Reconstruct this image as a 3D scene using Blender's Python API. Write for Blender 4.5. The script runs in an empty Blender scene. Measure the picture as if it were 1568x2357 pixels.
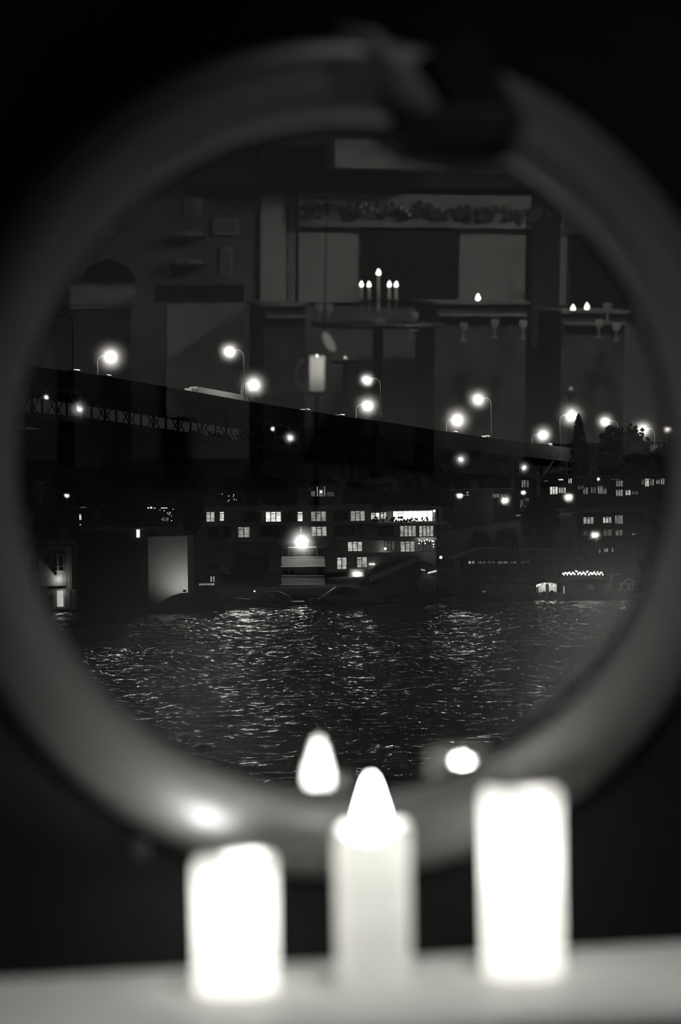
import bpy, math, random
import numpy as np
from mathutils import Vector, Matrix, noise as mnoise

random.seed(11)
S = bpy.context.scene
COL = S.collection

# ------------------------------------------------------------------ camera
F_PX = 85 / 24 * 1568
ROLL = math.radians(0.9)
CAM = Vector((0, 0, 13.0))
RV = Vector((math.cos(ROLL), 0, -math.sin(ROLL)))
UV = Vector((math.sin(ROLL), 0, math.cos(ROLL)))
FV = Vector((0, 1, 0))
cd = bpy.data.cameras.new('camera'); cam = bpy.data.objects.new('camera', cd); COL.objects.link(cam)
cd.lens = 85; cd.sensor_fit = 'HORIZONTAL'; cd.sensor_width = 24
cd.clip_start = 0.05; cd.clip_end = 4000
cd.dof.use_dof = True; cd.dof.focus_distance = 520; cd.dof.aperture_fstop = 3.9
m = Matrix((RV, UV, -FV)).transposed().to_4x4(); m.translation = CAM
cam.matrix_world = m
S.camera = cam

# ------------------------------------------------------------------ world, view, cycles
W = bpy.data.worlds.new('night_sky'); S.world = W; W.use_nodes = True
nt = W.node_tree; nt.nodes.clear()
out = nt.nodes.new('ShaderNodeOutputWorld'); bg = nt.nodes.new('ShaderNodeBackground')
tc = nt.nodes.new('ShaderNodeTexCoord'); sep = nt.nodes.new('ShaderNodeSeparateXYZ')
ramp = nt.nodes.new('ShaderNodeValToRGB')
nt.links.new(tc.outputs['Generated'], sep.inputs[0]); nt.links.new(sep.outputs['Z'], ramp.inputs[0])
nt.links.new(ramp.outputs[0], bg.inputs[0]); nt.links.new(bg.outputs[0], out.inputs[0])
e = ramp.color_ramp.elements
e[0].position = 0.0; e[0].color = (0.030, 0.030, 0.029, 1)
e[1].position = 0.35; e[1].color = (0.0052, 0.0052, 0.0050, 1)
for p_, v_ in ((0.03, 0.020), (0.06, 0.0115), (0.10, 0.0080)):
    q = e.new(p_); q.color = (v_, v_, v_ * .97, 1)
bg.inputs[1].default_value = 1.0
S.view_settings.view_transform = 'Standard'; S.view_settings.look = 'None'
S.view_settings.gamma = 1; S.view_settings.use_curve_mapping = False
S.view_settings.exposure = 0.0
cy = S.cycles
cy.use_denoising = True; cy.max_bounces = 8; cy.diffuse_bounces = 3; cy.glossy_bounces = 4
cy.transparent_max_bounces = 16; cy.volume_bounces = 0; cy.transmission_bounces = 4
cy.sample_clamp_indirect = 10; cy.sample_clamp_direct = 0
cy.caustics_reflective = False; cy.caustics_refractive = False

def light(name, loc, power, radius=0.05, kind='POINT', rot=None, size=None, parent=None):
    l = bpy.data.lights.new(name, kind); l.energy = power
    if kind == 'POINT': l.shadow_soft_size = radius
    if kind == 'SPOT': l.shadow_soft_size = radius; l.spot_size = size or 1.2; l.spot_blend = .8
    if kind == 'AREA': l.size = size or 1
    l.color = (1, .995, .97)
    o = bpy.data.objects.new(name, l); COL.objects.link(o); o.location = loc
    if rot: o.rotation_euler = rot
    if parent is not None:
        o.parent = parent; o.location = Vector(loc) - root_of(parent).location
    return o

# ------------------------------------------------------------------ geometry of the view
def D(px, py): return FV + (px - 784) / F_PX * RV - (py - 1178.5) / F_PX * UV
def P(px, py, Y): return CAM + D(px, py) * Y
def G(px, py, z):
    d = D(px, py); return CAM + d * ((z - CAM.z) / d.z)
TH = math.radians(11.5); EP = math.radians(3.2)
NV = Vector((-math.sin(TH) * math.cos(EP), math.cos(TH) * math.cos(EP), math.sin(EP)))   # out of the cabin
NH = Vector((-math.sin(TH), math.cos(TH), 0)); UU = Vector((math.cos(TH), math.sin(TH), 0))
VV = UU.cross(NV)
W0 = P(813, 1062, 2.24)                       # centre of the porthole glass
def WL(a, v, n=0.0): return W0 + UU * a + VV * v + NV * n
def wall_av(px, py, off=0.0):
    d = D(px, py); t = (W0 + NV * off - CAM).dot(NV) / d.dot(NV); h = CAM + d * t - W0
    return h.dot(UU), h.dot(VV)
def RM(a, b, z): return Vector((W0.x, W0.y, 0)) + UU * a - NH * b + Vector((0, 0, 13 + z))   # cabin coordinates
def R(px, py, b):                             # where a line of sight mirrored by the glass meets depth b
    d = D(px, py); t = (W0 - CAM).dot(NV) / d.dot(NV); h = CAM + d * t
    d2 = d - 2 * d.dot(NV) * NV
    s = (-b - (h - W0).dot(NH)) / d2.dot(NH)
    q = h + d2 * s
    return (q - W0).dot(UU), q.z - 13

# ------------------------------------------------------------------ materials
MATS = {}
def mat(name, v=0.3, rough=0.8, metal=0.0, nscale=4.0, namt=0.25, bump=0.0, spec=0.3):
    if name in MATS: return MATS[name]
    M = bpy.data.materials.new(name); M.use_nodes = True; t = M.node_tree
    b = t.nodes['Principled BSDF']; b.inputs['Roughness'].default_value = rough
    b.inputs['Metallic'].default_value = metal; b.inputs['Specular IOR Level'].default_value = spec
    c = t.nodes.new('ShaderNodeTexCoord'); n = t.nodes.new('ShaderNodeTexNoise'); r = t.nodes.new('ShaderNodeValToRGB')
    n.inputs['Scale'].default_value = nscale; n.inputs['Detail'].default_value = 4
    t.links.new(c.outputs['Object'], n.inputs['Vector']); t.links.new(n.outputs['Fac'], r.inputs[0])
    a, z = v * (1 - namt), v * (1 + namt)
    r.color_ramp.elements[0].position = .3; r.color_ramp.elements[0].color = (a, a, a * .97, 1)
    r.color_ramp.elements[1].position = .7; r.color_ramp.elements[1].color = (z, z, z * .97, 1)
    t.links.new(r.outputs[0], b.inputs['Base Color'])
    if bump:
        bm = t.nodes.new('ShaderNodeBump'); bm.inputs['Strength'].default_value = bump
        t.links.new(n.outputs['Fac'], bm.inputs['Height']); t.links.new(bm.outputs[0], b.inputs['Normal'])
    MATS[name] = M; return M
def stripes(name, v, axis='Z', scale=4.0, contrast=.5, rough=.8):
    if name in MATS: return MATS[name]
    M = bpy.data.materials.new(name); M.use_nodes = True; t = M.node_tree
    b = t.nodes['Principled BSDF']; b.inputs['Roughness'].default_value = rough
    c = t.nodes.new('ShaderNodeTexCoord'); w = t.nodes.new('ShaderNodeTexWave'); w.bands_direction = axis
    w.inputs['Scale'].default_value = scale; w.inputs['Distortion'].default_value = .2
    r = t.nodes.new('ShaderNodeValToRGB')
    t.links.new(c.outputs['Object'], w.inputs['Vector']); t.links.new(w.outputs['Fac'], r.inputs[0])
    a = v * (1 - contrast)
    r.color_ramp.elements[0].color = (a, a, a * .97, 1); r.color_ramp.elements[0].position = .1
    r.color_ramp.elements[1].color = (v, v, v * .97, 1); r.color_ramp.elements[1].position = .4
    t.links.new(r.outputs[0], b.inputs['Base Color']); MATS[name] = M; return M
def glow(v, tex=0.0, scale=.8):
    key = 'glow_%g_%g_%g' % (v, tex, scale)
    if key in MATS: return MATS[key]
    M = bpy.data.materials.new(key.replace('.', '_')); M.use_nodes = True; t = M.node_tree; t.nodes.clear()
    o = t.nodes.new('ShaderNodeOutputMaterial'); em = t.nodes.new('ShaderNodeEmission')
    em.inputs[0].default_value = (1, 1, .97, 1); em.inputs[1].default_value = v
    if tex:
        c = t.nodes.new('ShaderNodeTexCoord'); mp = t.nodes.new('ShaderNodeMapping'); mp.inputs['Scale'].default_value = (1.6, 1, 1)
        n = t.nodes.new('ShaderNodeTexNoise'); n.inputs['Scale'].default_value = scale; n.inputs['Detail'].default_value = 3
        r = t.nodes.new('ShaderNodeMapRange'); r.inputs['From Min'].default_value = .35; r.inputs['From Max'].default_value = .65
        r.inputs['To Min'].default_value = v * (1 - tex); r.inputs['To Max'].default_value = v * (1 + tex * .4)
        t.links.new(c.outputs['Object'], mp.inputs[0]); t.links.new(mp.outputs[0], n.inputs['Vector'])
        t.links.new(n.outputs['Fac'], r.inputs[0]); t.links.new(r.outputs[0], em.inputs[1])
    t.links.new(em.outputs[0], o.inputs[0]); MATS[key] = M; return M
def wax_mat():
    M = bpy.data.materials.new('wax'); M.use_nodes = True; t = M.node_tree; t.nodes.clear()
    o = t.nodes.new('ShaderNodeOutputMaterial'); mx = t.nodes.new('ShaderNodeMixShader')
    d = t.nodes.new('ShaderNodeBsdfDiffuse'); tr = t.nodes.new('ShaderNodeBsdfTranslucent')
    n = t.nodes.new('ShaderNodeTexNoise'); n.inputs['Scale'].default_value = 30; c = t.nodes.new('ShaderNodeTexCoord')
    r = t.nodes.new('ShaderNodeMapRange'); r.inputs['To Min'].default_value = .52; r.inputs['To Max'].default_value = .62
    t.links.new(c.outputs['Object'], n.inputs['Vector']); t.links.new(n.outputs['Fac'], r.inputs[0])
    t.links.new(r.outputs[0], mx.inputs[0])
    d.inputs[0].default_value = (.85, .85, .82, 1); tr.inputs[0].default_value = (.8, .8, .77, 1)
    t.links.new(d.outputs[0], mx.inputs[1]); t.links.new(tr.outputs[0], mx.inputs[2]); t.links.new(mx.outputs[0], o.inputs[0])
    return M
WAX = wax_mat()
def glass_mat(name='pane_glass', fac=.075):
    M = bpy.data.materials.new(name); M.use_nodes = True; t = M.node_tree; t.nodes.clear()
    o = t.nodes.new('ShaderNodeOutputMaterial'); mx = t.nodes.new('ShaderNodeMixShader')
    tr = t.nodes.new('ShaderNodeBsdfTransparent'); gl = t.nodes.new('ShaderNodeBsdfGlossy')
    gl.inputs['Roughness'].default_value = 0.0; gl.inputs[0].default_value = (1, 1, .98, 1); tr.inputs[0].default_value = (.97, .97, .96, 1)
    mx.inputs[0].default_value = fac
    t.links.new(tr.outputs[0], mx.inputs[1]); t.links.new(gl.outputs[0], mx.inputs[2]); t.links.new(mx.outputs[0], o.inputs[0])
    return M
def water_mat():
    M = bpy.data.materials.new('lake_water'); M.use_nodes = True; t = M.node_tree
    b = t.nodes['Principled BSDF']; b.inputs['Base Color'].default_value = (.004, .004, .004, 1)
    b.inputs['Roughness'].default_value = .17; b.inputs['IOR'].default_value = 1.33
    return M
SLOPE_RMS = .24
def mist_mat(dens, R_):  # scatter volume shaped as a lamp's glow halo, densest at the centre
    key = 'mist_%g_%g' % (dens, R_)
    if key in MATS: return MATS[key]
    M = bpy.data.materials.new('halo_mist'); M.use_nodes = True; t = M.node_tree; t.nodes.clear()
    o = t.nodes.new('ShaderNodeOutputMaterial'); vs = t.nodes.new('ShaderNodeVolumeScatter')
    vs.inputs['Density'].default_value = dens; vs.inputs['Anisotropy'].default_value = 0
    vs.inputs['Color'].default_value = (1, 1, .97, 1)
    c = t.nodes.new('ShaderNodeTexCoord'); mp = t.nodes.new('ShaderNodeVectorMath'); mp.operation = 'MULTIPLY_ADD'
    mp.inputs[1].default_value = (2, 2, 2); mp.inputs[2].default_value = (-1, -1, -1)
    ln = t.nodes.new('ShaderNodeVectorMath'); ln.operation = 'LENGTH'
    sb_ = t.nodes.new('ShaderNodeMath'); sb_.operation = 'SUBTRACT'; sb_.inputs[0].default_value = 1; sb_.use_clamp = True
    pw_ = t.nodes.new('ShaderNodeMath'); pw_.operation = 'POWER'; pw_.inputs[1].default_value = 3.3
    ml = t.nodes.new('ShaderNodeMath'); ml.operation = 'MULTIPLY'; ml.inputs[1].default_value = dens
    L_ = t.links.new
    L_(c.outputs['Generated'], mp.inputs[0]); L_(mp.outputs[0], ln.inputs[0]); L_(ln.outputs['Value'], sb_.inputs[1]); L_(sb_.outputs[0], pw_.inputs[0])
    L_(pw_.outputs[0], ml.inputs[0]); L_(ml.outputs[0], vs.inputs['Density'])
    t.links.new(vs.outputs[0], o.inputs['Volume']); MATS[key] = M; return M

# ------------------------------------------------------------------ object helpers
def tag(o, label=None, cat=None, group=None, kind=None):
    if label: o['label'] = label
    if cat: o['category'] = cat
    if group: o['group'] = group
    if kind: o['kind'] = kind
    return o
def thing(name, label, cat, loc, group=None, kind=None):
    o = bpy.data.objects.new(name, None); COL.objects.link(o); o.location = loc; o.empty_display_size = .1
    return tag(o, label, cat, group, kind)
def root_of(o):
    while o.parent is not None: o = o.parent
    return o
X3, Y3, Z3 = Vector((1, 0, 0)), Vector((0, 1, 0)), Vector((0, 0, 1))
class MB:
    def __init__(s): s.v = []; s.f = []
    def add(s, vs, fs):
        k = len(s.v); s.v += [Vector(q) for q in vs]; s.f += [[i + k for i in f] for f in fs]; return s
    def box(s, c, d, ax=(X3, Y3, Z3)):
        c = Vector(c); h = [ax[i] * (d[i] / 2) for i in range(3)]
        vs = [c + h[0] * i + h[1] * j + h[2] * k for i in (-1, 1) for j in (-1, 1) for k in (-1, 1)]
        return s.add(vs, [(0, 1, 3, 2), (4, 6, 7, 5), (0, 4, 5, 1), (2, 3, 7, 6), (0, 2, 6, 4), (1, 5, 7, 3)])
    def prism(s, pts, ext):                     # pts planar, extruded by vector ext
        n = len(pts); pts = [Vector(q) for q in pts]; ext = Vector(ext)
        return s.add(pts + [q + ext for q in pts], [tuple(range(n))[::-1], tuple(range(n, 2 * n))] + [(i, (i + 1) % n, n + (i + 1) % n, n + i) for i in range(n)])
    def tube(s, pts, r, n=6):
        pts = [Vector(q) for q in pts]; rs = r if isinstance(r, (list, tuple)) else [r] * len(pts); k = len(s.v)
        for i, q in enumerate(pts):
            t = (pts[min(i + 1, len(pts) - 1)] - pts[max(i - 1, 0)]).normalized()
            a = t.orthogonal().normalized(); 
            ref = Z3 if abs(t.z) < .9 else X3
            a = t.cross(ref).normalized(); b = t.cross(a)
            for j in range(n):
                w = 2 * math.pi * j / n; s.v.append(q + (a * math.cos(w) + b * math.sin(w)) * rs[i])
        for i in range(len(pts) - 1):
            for j in range(n): s.f.append([k + i * n + j, k + i * n + (j + 1) % n, k + (i + 1) * n + (j + 1) % n, k + (i + 1) * n + j])
        s.f.append([k + j for j in range(n)][::-1]); s.f.append([k + (len(pts) - 1) * n + j for j in range(n)]); return s
    def lathe(s, c, prof, n=32, ax=(X3, Y3, Z3), closed=False, jit=None):   # prof of (r, h) along ax[2]
        c = Vector(c); k = len(s.v); m_ = len(prof)
        for i, (r, h) in enumerate(prof):
            for j in range(n):
                w = 2 * math.pi * j / n; dh = jit(w, r, h) if jit else 0
                s.v.append(c + (ax[0] * math.cos(w) + ax[1] * math.sin(w)) * r + ax[2] * (h + dh))
        for i in range(m_ if closed else m_ - 1):
            i2 = (i + 1) % m_
            for j in range(n): s.f.append([k + i * n + j, k + i * n + (j + 1) % n, k + i2 * n + (j + 1) % n, k + i2 * n + j])
        if not closed:
            if prof[0][0] > 1e-6: s.f.append([k + j for j in range(n)][::-1])
            if prof[-1][0] > 1e-6: s.f.append([k + (m_ - 1) * n + j for j in range(n)])
        return s
    def ball(s, c, r, n=10, m_=6, sq=1.0):
        return s.lathe(c, [(max(1e-5, r * math.sin(math.pi * i / m_)), -r * sq * math.cos(math.pi * i / m_)) for i in range(m_ + 1)], n)
    def build(s, name, M, parent=None, loc=None, smooth=False):
        base = root_of(parent).location if parent is not None else (Vector(loc) if loc is not None else s.base())
        me = bpy.data.meshes.new(name); me.from_pydata([tuple(q - base) for q in s.v], [], s.f); me.validate(); me.update()
        me.materials.append(M)
        if smooth:
            for p in me.polygons: p.use_smooth = True
        o = bpy.data.objects.new(name, me); COL.objects.link(o)
        if parent is not None: o.parent = parent
        else: o.location = base
        return o
    def base(s):
        xs = [q.x for q in s.v]; ys = [q.y for q in s.v]; zs = [q.z for q in s.v]
        return Vector(((min(xs) + max(xs)) / 2, (min(ys) + max(ys)) / 2, min(zs)))
def struct(o, name=None): o['kind'] = 'structure'; return o

# materials in use
M_BLACKWALL = mat('black_painted_wall', .012, .9, nscale=3, spec=.02)
M_RING = mat('painted_porthole_ring', .064, .38, nscale=6, namt=.12, spec=.5)
M_GASKET = mat('black_rubber', .004, .8, spec=.05)
M_SHELF = mat('pale_painted_wood', .72, .55, nscale=8, namt=.1)
M_IRON = mat('dark_iron', .03, .5, .3)
M_HINGE = mat('blackened_hinge', .012, .8, spec=.05)
M_BRASS = mat('dull_metal', .35, .4, .6)
M_BRIDGE = mat('bridge_steel', .06, .8, nscale=.3)
M_CONC = mat('concrete', .06, .9, nscale=.2)
M_DARK = mat('dark_cladding', .05, .9, nscale=1)
M_FACADE = mat('facade_render', .48, .9, nscale=.4, namt=.2)
M_SLAB = mat('balcony_concrete', .75, .9, nscale=.6)
M_FRAME = mat('window_frame_dark', .02, .7)
M_WHITE = mat('white_paint', .75, .6, nscale=1, namt=.08)
M_LEAF = mat('dark_foliage', .03, .9, nscale=2, namt=.5, spec=.1)
M_BARK = mat('bark', .06, .9)
M_POLE = mat('galvanised_steel', .08, .6, .0)
M_ROOF = mat('roof_shingle', .12, .9, nscale=2)
M_HULL = mat('boat_white', .55, .35, nscale=1, namt=.06)
M_HULLD = mat('boat_dark', .05, .4)
M_GLASSD = mat('dark_glass', .01, .1, spec=.5)
M_GROUND = mat('bank_ground', .04, 1, nscale=.2)

# ================================================================== THE CABIN
# window wall with a round opening
def ring_pts(r, n, off): return [WL(r * math.cos(2 * math.pi * i / n), r * math.sin(2 * math.pi * i / n), off) for i in range(n)]
N = 96
A0, A1, V0, V1 = -3.6, 9.6, -1.38, 1.46
def rect_edge(w):
    c, s_ = math.cos(w), math.sin(w)
    k = min((A1 if c > 0 else -A0) / max(abs(c), 1e-6), (V1 if s_ > 0 else -V0) / max(abs(s_), 1e-6))
    return c * k, s_ * k
mb = MB(); RH = .335
angs = sorted([2 * math.pi * i / N for i in range(N)] + [math.atan2(v, a) % (2 * math.pi) for a in (A0, A1) for v in (V0, V1)])
k = len(angs)
for off in (0.0, .07):
    for w in angs: mb.v.append(WL(RH * math.cos(w), RH * math.sin(w), off))
    for w in angs: a, v = rect_edge(w); mb.v.append(WL(a, v, off))
for i in range(k):
    j = (i + 1) % k
    mb.f += [[i, j, k + j, k + i], [2 * k + i, 3 * k + i, 3 * k + j, 2 * k + j], [i, 2 * k + i, 2 * k + j, j], [k + i, k + j, 3 * k + j, 3 * k + i]]
struct(mb.build('wall_front', M_BLACKWALL))
AXW = (UU, VV, NV)
# porthole: window_1 > frame, seal, pane, hinge, lever, screws
win = thing('window_1', None, None, W0); win['kind'] = 'structure'
prof = [(.322, .045), (.312, .012), (.3115, -.006), (.316, -.014), (.345, -.0165), (.372, -.0145), (.3865, -.009), (.3885, .0), (.335, .0), (.335, .045)]
MB().lathe(W0, prof, 128, AXW, closed=True).build('frame', M_RING, win, smooth=True)
MB().lathe(W0, [(.3885, -.003), (.3935, -.004), (.398, -.0035), (.4, .0), (.389, .0)], 128, AXW, closed=True).build('outer_seal', M_GASKET, win, smooth=True)
MB().lathe(W0, [(.3122, -.001), (.3085, -.002), (.3070, .0), (.3070, .006), (.3085, .009), (.3122, .009)], 128, AXW, closed=True).build('inner_seal', M_GASKET, win, smooth=True)
MB().lathe(W0, [(.3105, .0005), (.3105, .0055)], 96, AXW).build('pane', glass_mat(), win)
# hinge block and lever hanging at the top of the ring
def wb(px0, py0, px1, py1, o0, o1, ang=0.0):
    a0, v0 = wall_av(px0, py0, -o0); a1, v1 = wall_av(px1, py1, -o0)
    c, s_ = math.cos(ang), math.sin(ang)
    return MB().box(WL((a0 + a1) / 2, (v0 + v1) / 2, -(o0 + o1) / 2), (abs(a1 - a0), abs(v1 - v0), o1 - o0), (UU * c + VV * s_, VV * c - UU * s_, NV))
h = wb(1010, 90, 1140, 350, .014, .05, .5); hinge = h.build('hinge', M_HINGE, win)
a0, v0 = wall_av(1075, 235, -.05)
MB().lathe(WL(a0 - .03, v0 - .02, -.05), [(.016, -.03), (.016, .07)], 16, (VV, NV, UU)).build('hinge_barrel', M_HINGE, hinge)
q = [WL(*wall_av(x_, y_, -.05), -o_) for x_, y_, o_ in ((790, 62, .03), (862, 92, .045), (905, 160, .055), (965, 245, .05), (1010, 300, .04))]
MB().tube(q, [.006, .010, .014, .017, .012], 12).build('lever', mat('worn_metal_lever', .085, .6), win, smooth=True)
q = [WL(*wall_av(x_, y_, -.03), -o_) for x_, y_, o_ in ((905, 200, .02), (960, 330, .022), (1100, 352, .022), (1180, 330, .018))]
MB().tube(q, [.012, .016, .016, .012], 10).build('latch_arm', M_HINGE, win, smooth=True)
for x_, y_ in ((318, 1952),):
    a0, v0 = wall_av(x_, y_, 0)
    MB().lathe(WL(a0, v0, 0), [(.0001, -.006), (.006, -.0055), (.0095, -.003), (.0105, 0)], 16, AXW).build('screw', M_IRON, win, smooth=True)

# the rest of the cabin
def rbox(mb, a0, a1, b0, b1, z0, z1):
    return mb.box(RM((a0 + a1) / 2, (b0 + b1) / 2, (z0 + z1) / 2), (abs(a1 - a0), abs(b1 - b0), abs(z1 - z0)), (UU, -NH, Z3))
BK = 16.0
FL, CL = -1.37, 1.45
M_FLOOR = stripes('floorboards', .018, 'Y', 3.0, .4, .35)
M_CWALL = mat('dim_plaster', .20, .9, nscale=1.5, namt=.15)
M_CEIL = mat('ceiling_paint', .12, .9)
struct(rbox(MB(), -3.6, 9.6, .07, BK, FL - .1, FL).build('floor', M_FLOOR))
struct(rbox(MB(), -3.6, 9.6, -.1, BK, CL, CL + .1).build('ceiling', M_CEIL))
struct(rbox(MB(), -3.7, 9.7, BK, BK + .1, FL, CL).build('wall_back', M_CWALL))
struct(rbox(MB(), -3.7, -3.6, -.1, BK, FL, CL).build('wall_left', mat('side_wall_paint', .08, .9)))
struct(rbox(MB(), 9.6, 9.7, -.1, BK, FL, CL).build('wall_right', MATS['side_wall_paint']))
def rr(x0, y0, x1, y1, b):
    cx_, cy_ = (x0 + x1) / 2, (y0 + y1) / 2
    a0, _ = R(x0, cy_, b); a1, _ = R(x1, cy_, b); _, z1 = R(cx_, y0, b); _, z0 = R(cx_, y1, b)
    return a0, a1, z0, z1
def rpanel(name, x0, y0, x1, y1, M, b=BK - .06, th=.1):
    a0, a1, z0, z1 = rr(x0, y0, x1, y1, b); return rbox(MB(), a0, a1, b, b + th, z0, z1).build(name, M)
M_PAN = mat('pale_blind_fabric', .62, .9, nscale=2, namt=.06)
M_PAN2 = mat('grey_blind_fabric', .38, .9, nscale=2, namt=.1)
M_SCREEN = mat('black_screen', .01, .4)
# blinds along the back wall, one thing each
for x0, y0, x1, y1, M, lb in (
        (601, 432, 660, 696, M_PAN, 'pale blind nearest the wall of small pictures, reflected in the glass'),
        (664, 440, 681, 696, M_PAN2, 'narrow grey blind between two pale blinds, reflected in the glass'),
        (689, 440, 834, 696, M_PAN, 'wide pale blind beside the black screen on its small pictures side, reflected'),
        (1058, 500, 1180, 697, M_PAN, 'wide pale blind beside the black screen behind the single tall candle, reflected'),
        (1181, 500, 1222, 697, mat('brighter_blind', .72, .9), 'slightly brighter narrow blind beside the dark column, reflected in the glass'),
        (1290, 545, 1324, 702, M_PAN, 'slim pale blind between the dark column and the dark doorway, reflected')):
    tag(rpanel('window_blind', x0, y0, x1, y1, M), lb, 'blind', 'blinds on the back wall of the cabin')
tag(rpanel('wall_screen', 836, 528, 1054, 690, M_SCREEN, BK - .12, .1), 'black rectangular wall screen behind the candelabra, reflected in the glass', 'screen')
tag(rpanel('dark_cabinet', 1326, 540, 1462, 700, M_SCREEN, BK - .3, .28), 'tall black cabinet behind the pair of low flames, reflected in the glass', 'cabinet')
o = struct(rpanel('trim_1', 1224, 432, 1288, 985, M_DARK, BK - .25, .25))
o = struct(rpanel('trim_2', 440, 398, 1480, 430, M_DARK, BK - .4, .4))
# valance with garland
va = rr(690, 446, 1300, 524, BK - .2)
o = rbox(MB(), va[0], va[1], BK - .2, BK - .08, va[2], va[3]); vl = tag(o.build('valance', M_PAN2), 'grey fabric valance along the top of the blinds, reflected in the glass', 'valance')
mb = MB()
for i in range(150):
    x_ = random.uniform(700, 1290); y_ = 468 + 26 * random.random() + (10 if x_ > 1000 else 0)
    a, z = R(x_, y_, BK - .3); mb.ball(RM(a, BK - .28, z), random.uniform(.012, .035), 6, 4)
tag(mb.build('garland', mat('garland_leaves', .12, .8, nscale=20, namt=.6)), 'dark leafy garland draped across the valance, reflected in the glass', 'garland', kind='stuff')
for x_, y_ in ((832, 476), (843, 470), (856, 480), (838, 488), (925, 478), (936, 486), (944, 494)):
    a, z = R(x_, y_, BK - .36)
    tag(MB().ball(RM(a, BK - .36, z), .016, 8, 6).build('bauble', M_WHITE, smooth=True), 'small pale bauble hanging in the garland above the black screen', 'bauble', 'pale baubles in the garland')
# ceiling soffit pieces
tag(rpanel('duct_cover', 772, 322, 1040, 388, mat('pale_duct', .42, .8), BK - 1.0, .5), 'pale boxy duct cover high above the blinds, reflected in the glass', 'duct cover')
tag(rpanel('high_shelf', 600, 332, 768, 386, M_SCREEN, BK - .6, .5), 'black high shelf box beside the pale duct cover, reflected in the glass', 'shelf')
# pictures on the left part of the back wall
for x0, y0, x1, y1, lb in ((426, 440, 466, 498, 'tall pale picture hung highest on the dim wall, reflected in the glass'),
                           (490, 502, 550, 542, 'wide pale picture with a dark inset beside the blinds, reflected in the glass'),
                           (508, 568, 536, 636, 'narrow upright picture low beside the blinds, reflected in the glass')):
    a0, a1, z0, z1 = rr(x0, y0, x1, y1, BK - .04)
    t_ = thing('framed_picture', lb, 'picture', RM((a0 + a1) / 2, BK - .04, z0), 'pictures on the back wall')
    rbox(MB(), a0, a1, BK - .04, BK, z0, z1).build('frame', mat('picture_frame', .33, .6), t_)
    rbox(MB(), a0 + .03, a1 - .03, BK - .05, BK - .035, z0 + .03, z1 - .03).build('print', mat('picture_print', .26, .8, nscale=6, namt=.5), t_)
for y0, lb in ((532, 'upper wall shelf holding small pale objects, reflected in the glass'), (596, 'lower wall shelf holding small pale objects, reflected in the glass')):
    a0, a1, z0, z1 = rr(400, y0 + 12, 474, y0 + 17, BK - .2)
    tag(rbox(MB(), a0, a1, BK - .2, BK, z0, z1).build('wall_shelf', M_DARK), lb, 'shelf', 'wall shelves on the back wall')
    for i, x_ in enumerate((408, 420, 436, 448, 460)):
        a, z = R(x_, y0 + 12, BK - .12)
        tag(MB().lathe(RM(a, BK - .12, z1), [(.012, 0), (.02, .01), (.018, .03 + .006 * (i % 3)), (.008, .04)], 10).build('ornament', mat('pale_pottery', .45, .5), smooth=True),
            'small pale ornament on the %s wall shelf' % ('upper' if y0 < 550 else 'lower'), 'ornament', 'ornaments on the %s wall shelf' % ('upper' if y0 < 550 else 'lower'))
# sideboard with a dome lamp at far left
a0, a1, z0, z1 = rr(162, 656, 312, 710, BK - .6)
sb = thing('sideboard', 'low grey sideboard under the black domed lamp, reflected in the glass', 'sideboard', RM((a0 + a1) / 2, BK - .6, FL))
rbox(MB(), a0, a1, BK - .6, BK - .1, z0, z1).build('top_box', mat('grey_laminate', .3, .7), sb)
rbox(MB(), a0 + .03, a1 - .03, BK - .57, BK - .1, FL, z0).build('body', M_DARK, sb)
for k_ in (.25, .75): rbox(MB(), a0 + (a1 - a0) * k_ - .12, a0 + (a1 - a0) * k_ + .12, BK - .62, BK - .6, z0 + .03, z1 - .03).build('drawer', M_PAN2, sb)
ac, zt = R(250, 600, BK - .35)
lp = thing('domed_lamp', 'black domed lamp shade standing over the grey sideboard, reflected in the glass', 'lamp', RM(ac, BK - .35, z1))
MB().lathe(RM(ac, BK - .35, z1), [(.05, 0), (.05, .01), (.008, .015), (.008, .06)], 16).build('base', M_IRON, lp)
MB().lathe(RM(ac, BK - .35, z1 + .02), [(.2, 0), (.19, .05), (.14, .11), (.06, .15), (.01, .17)], 24).build('shade', M_GASKET, lp, smooth=True)
# upholstered bench block in front of left
tag(rpanel('bench_back', 360, 656, 562, 696, M_SCREEN, BK - .8, .12), 'black bench back beneath the small pictures, reflected in the glass', 'bench')
tag(rpanel('folding_screen', 384, 700, 560, 960, mat('grey_canvas', .30, .9, nscale=3), BK - .9, .08), 'plain grey canvas screen beneath the bench back, reflected in the glass', 'screen')
# long counter
def counter(x0, x1, yt, lb, b=14.6):
    a0, a1, z0, z1 = rr(x0, yt, x1, yt + 7, b)
    t_ = thing('counter', lb, 'counter', RM((a0 + a1) / 2, b, FL))
    rbox(MB(), a0, a1, b, b + .7, z0, z1).build('worktop', mat('counter_top', .2, .5), t_)
    rbox(MB(), a0 + .02, a1 - .02, b + .04, b + .66, FL, z0).build('body', mat('counter_body', .05, .8, nscale=4, namt=.7), t_)
    c0 = rr(x0 + 10, yt + 28, x1 - 10, yt + 34, b); rbox(MB(), c0[0], c0[1], b - .03, b + .05, c0[2], c0[3]).build('ledge', mat('counter_ledge', .22, .6), t_)
    return z1
zc1 = counter(1000, 1222, 694, 'counter carrying the single tall candle, reflected in the glass')
zc2 = counter(604, 712, 698, 'short dark counter in front of the wide pale blind, reflected in the glass')
zc3 = counter(1292, 1450, 714, 'counter carrying the two low flames, reflected in the glass')
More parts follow.
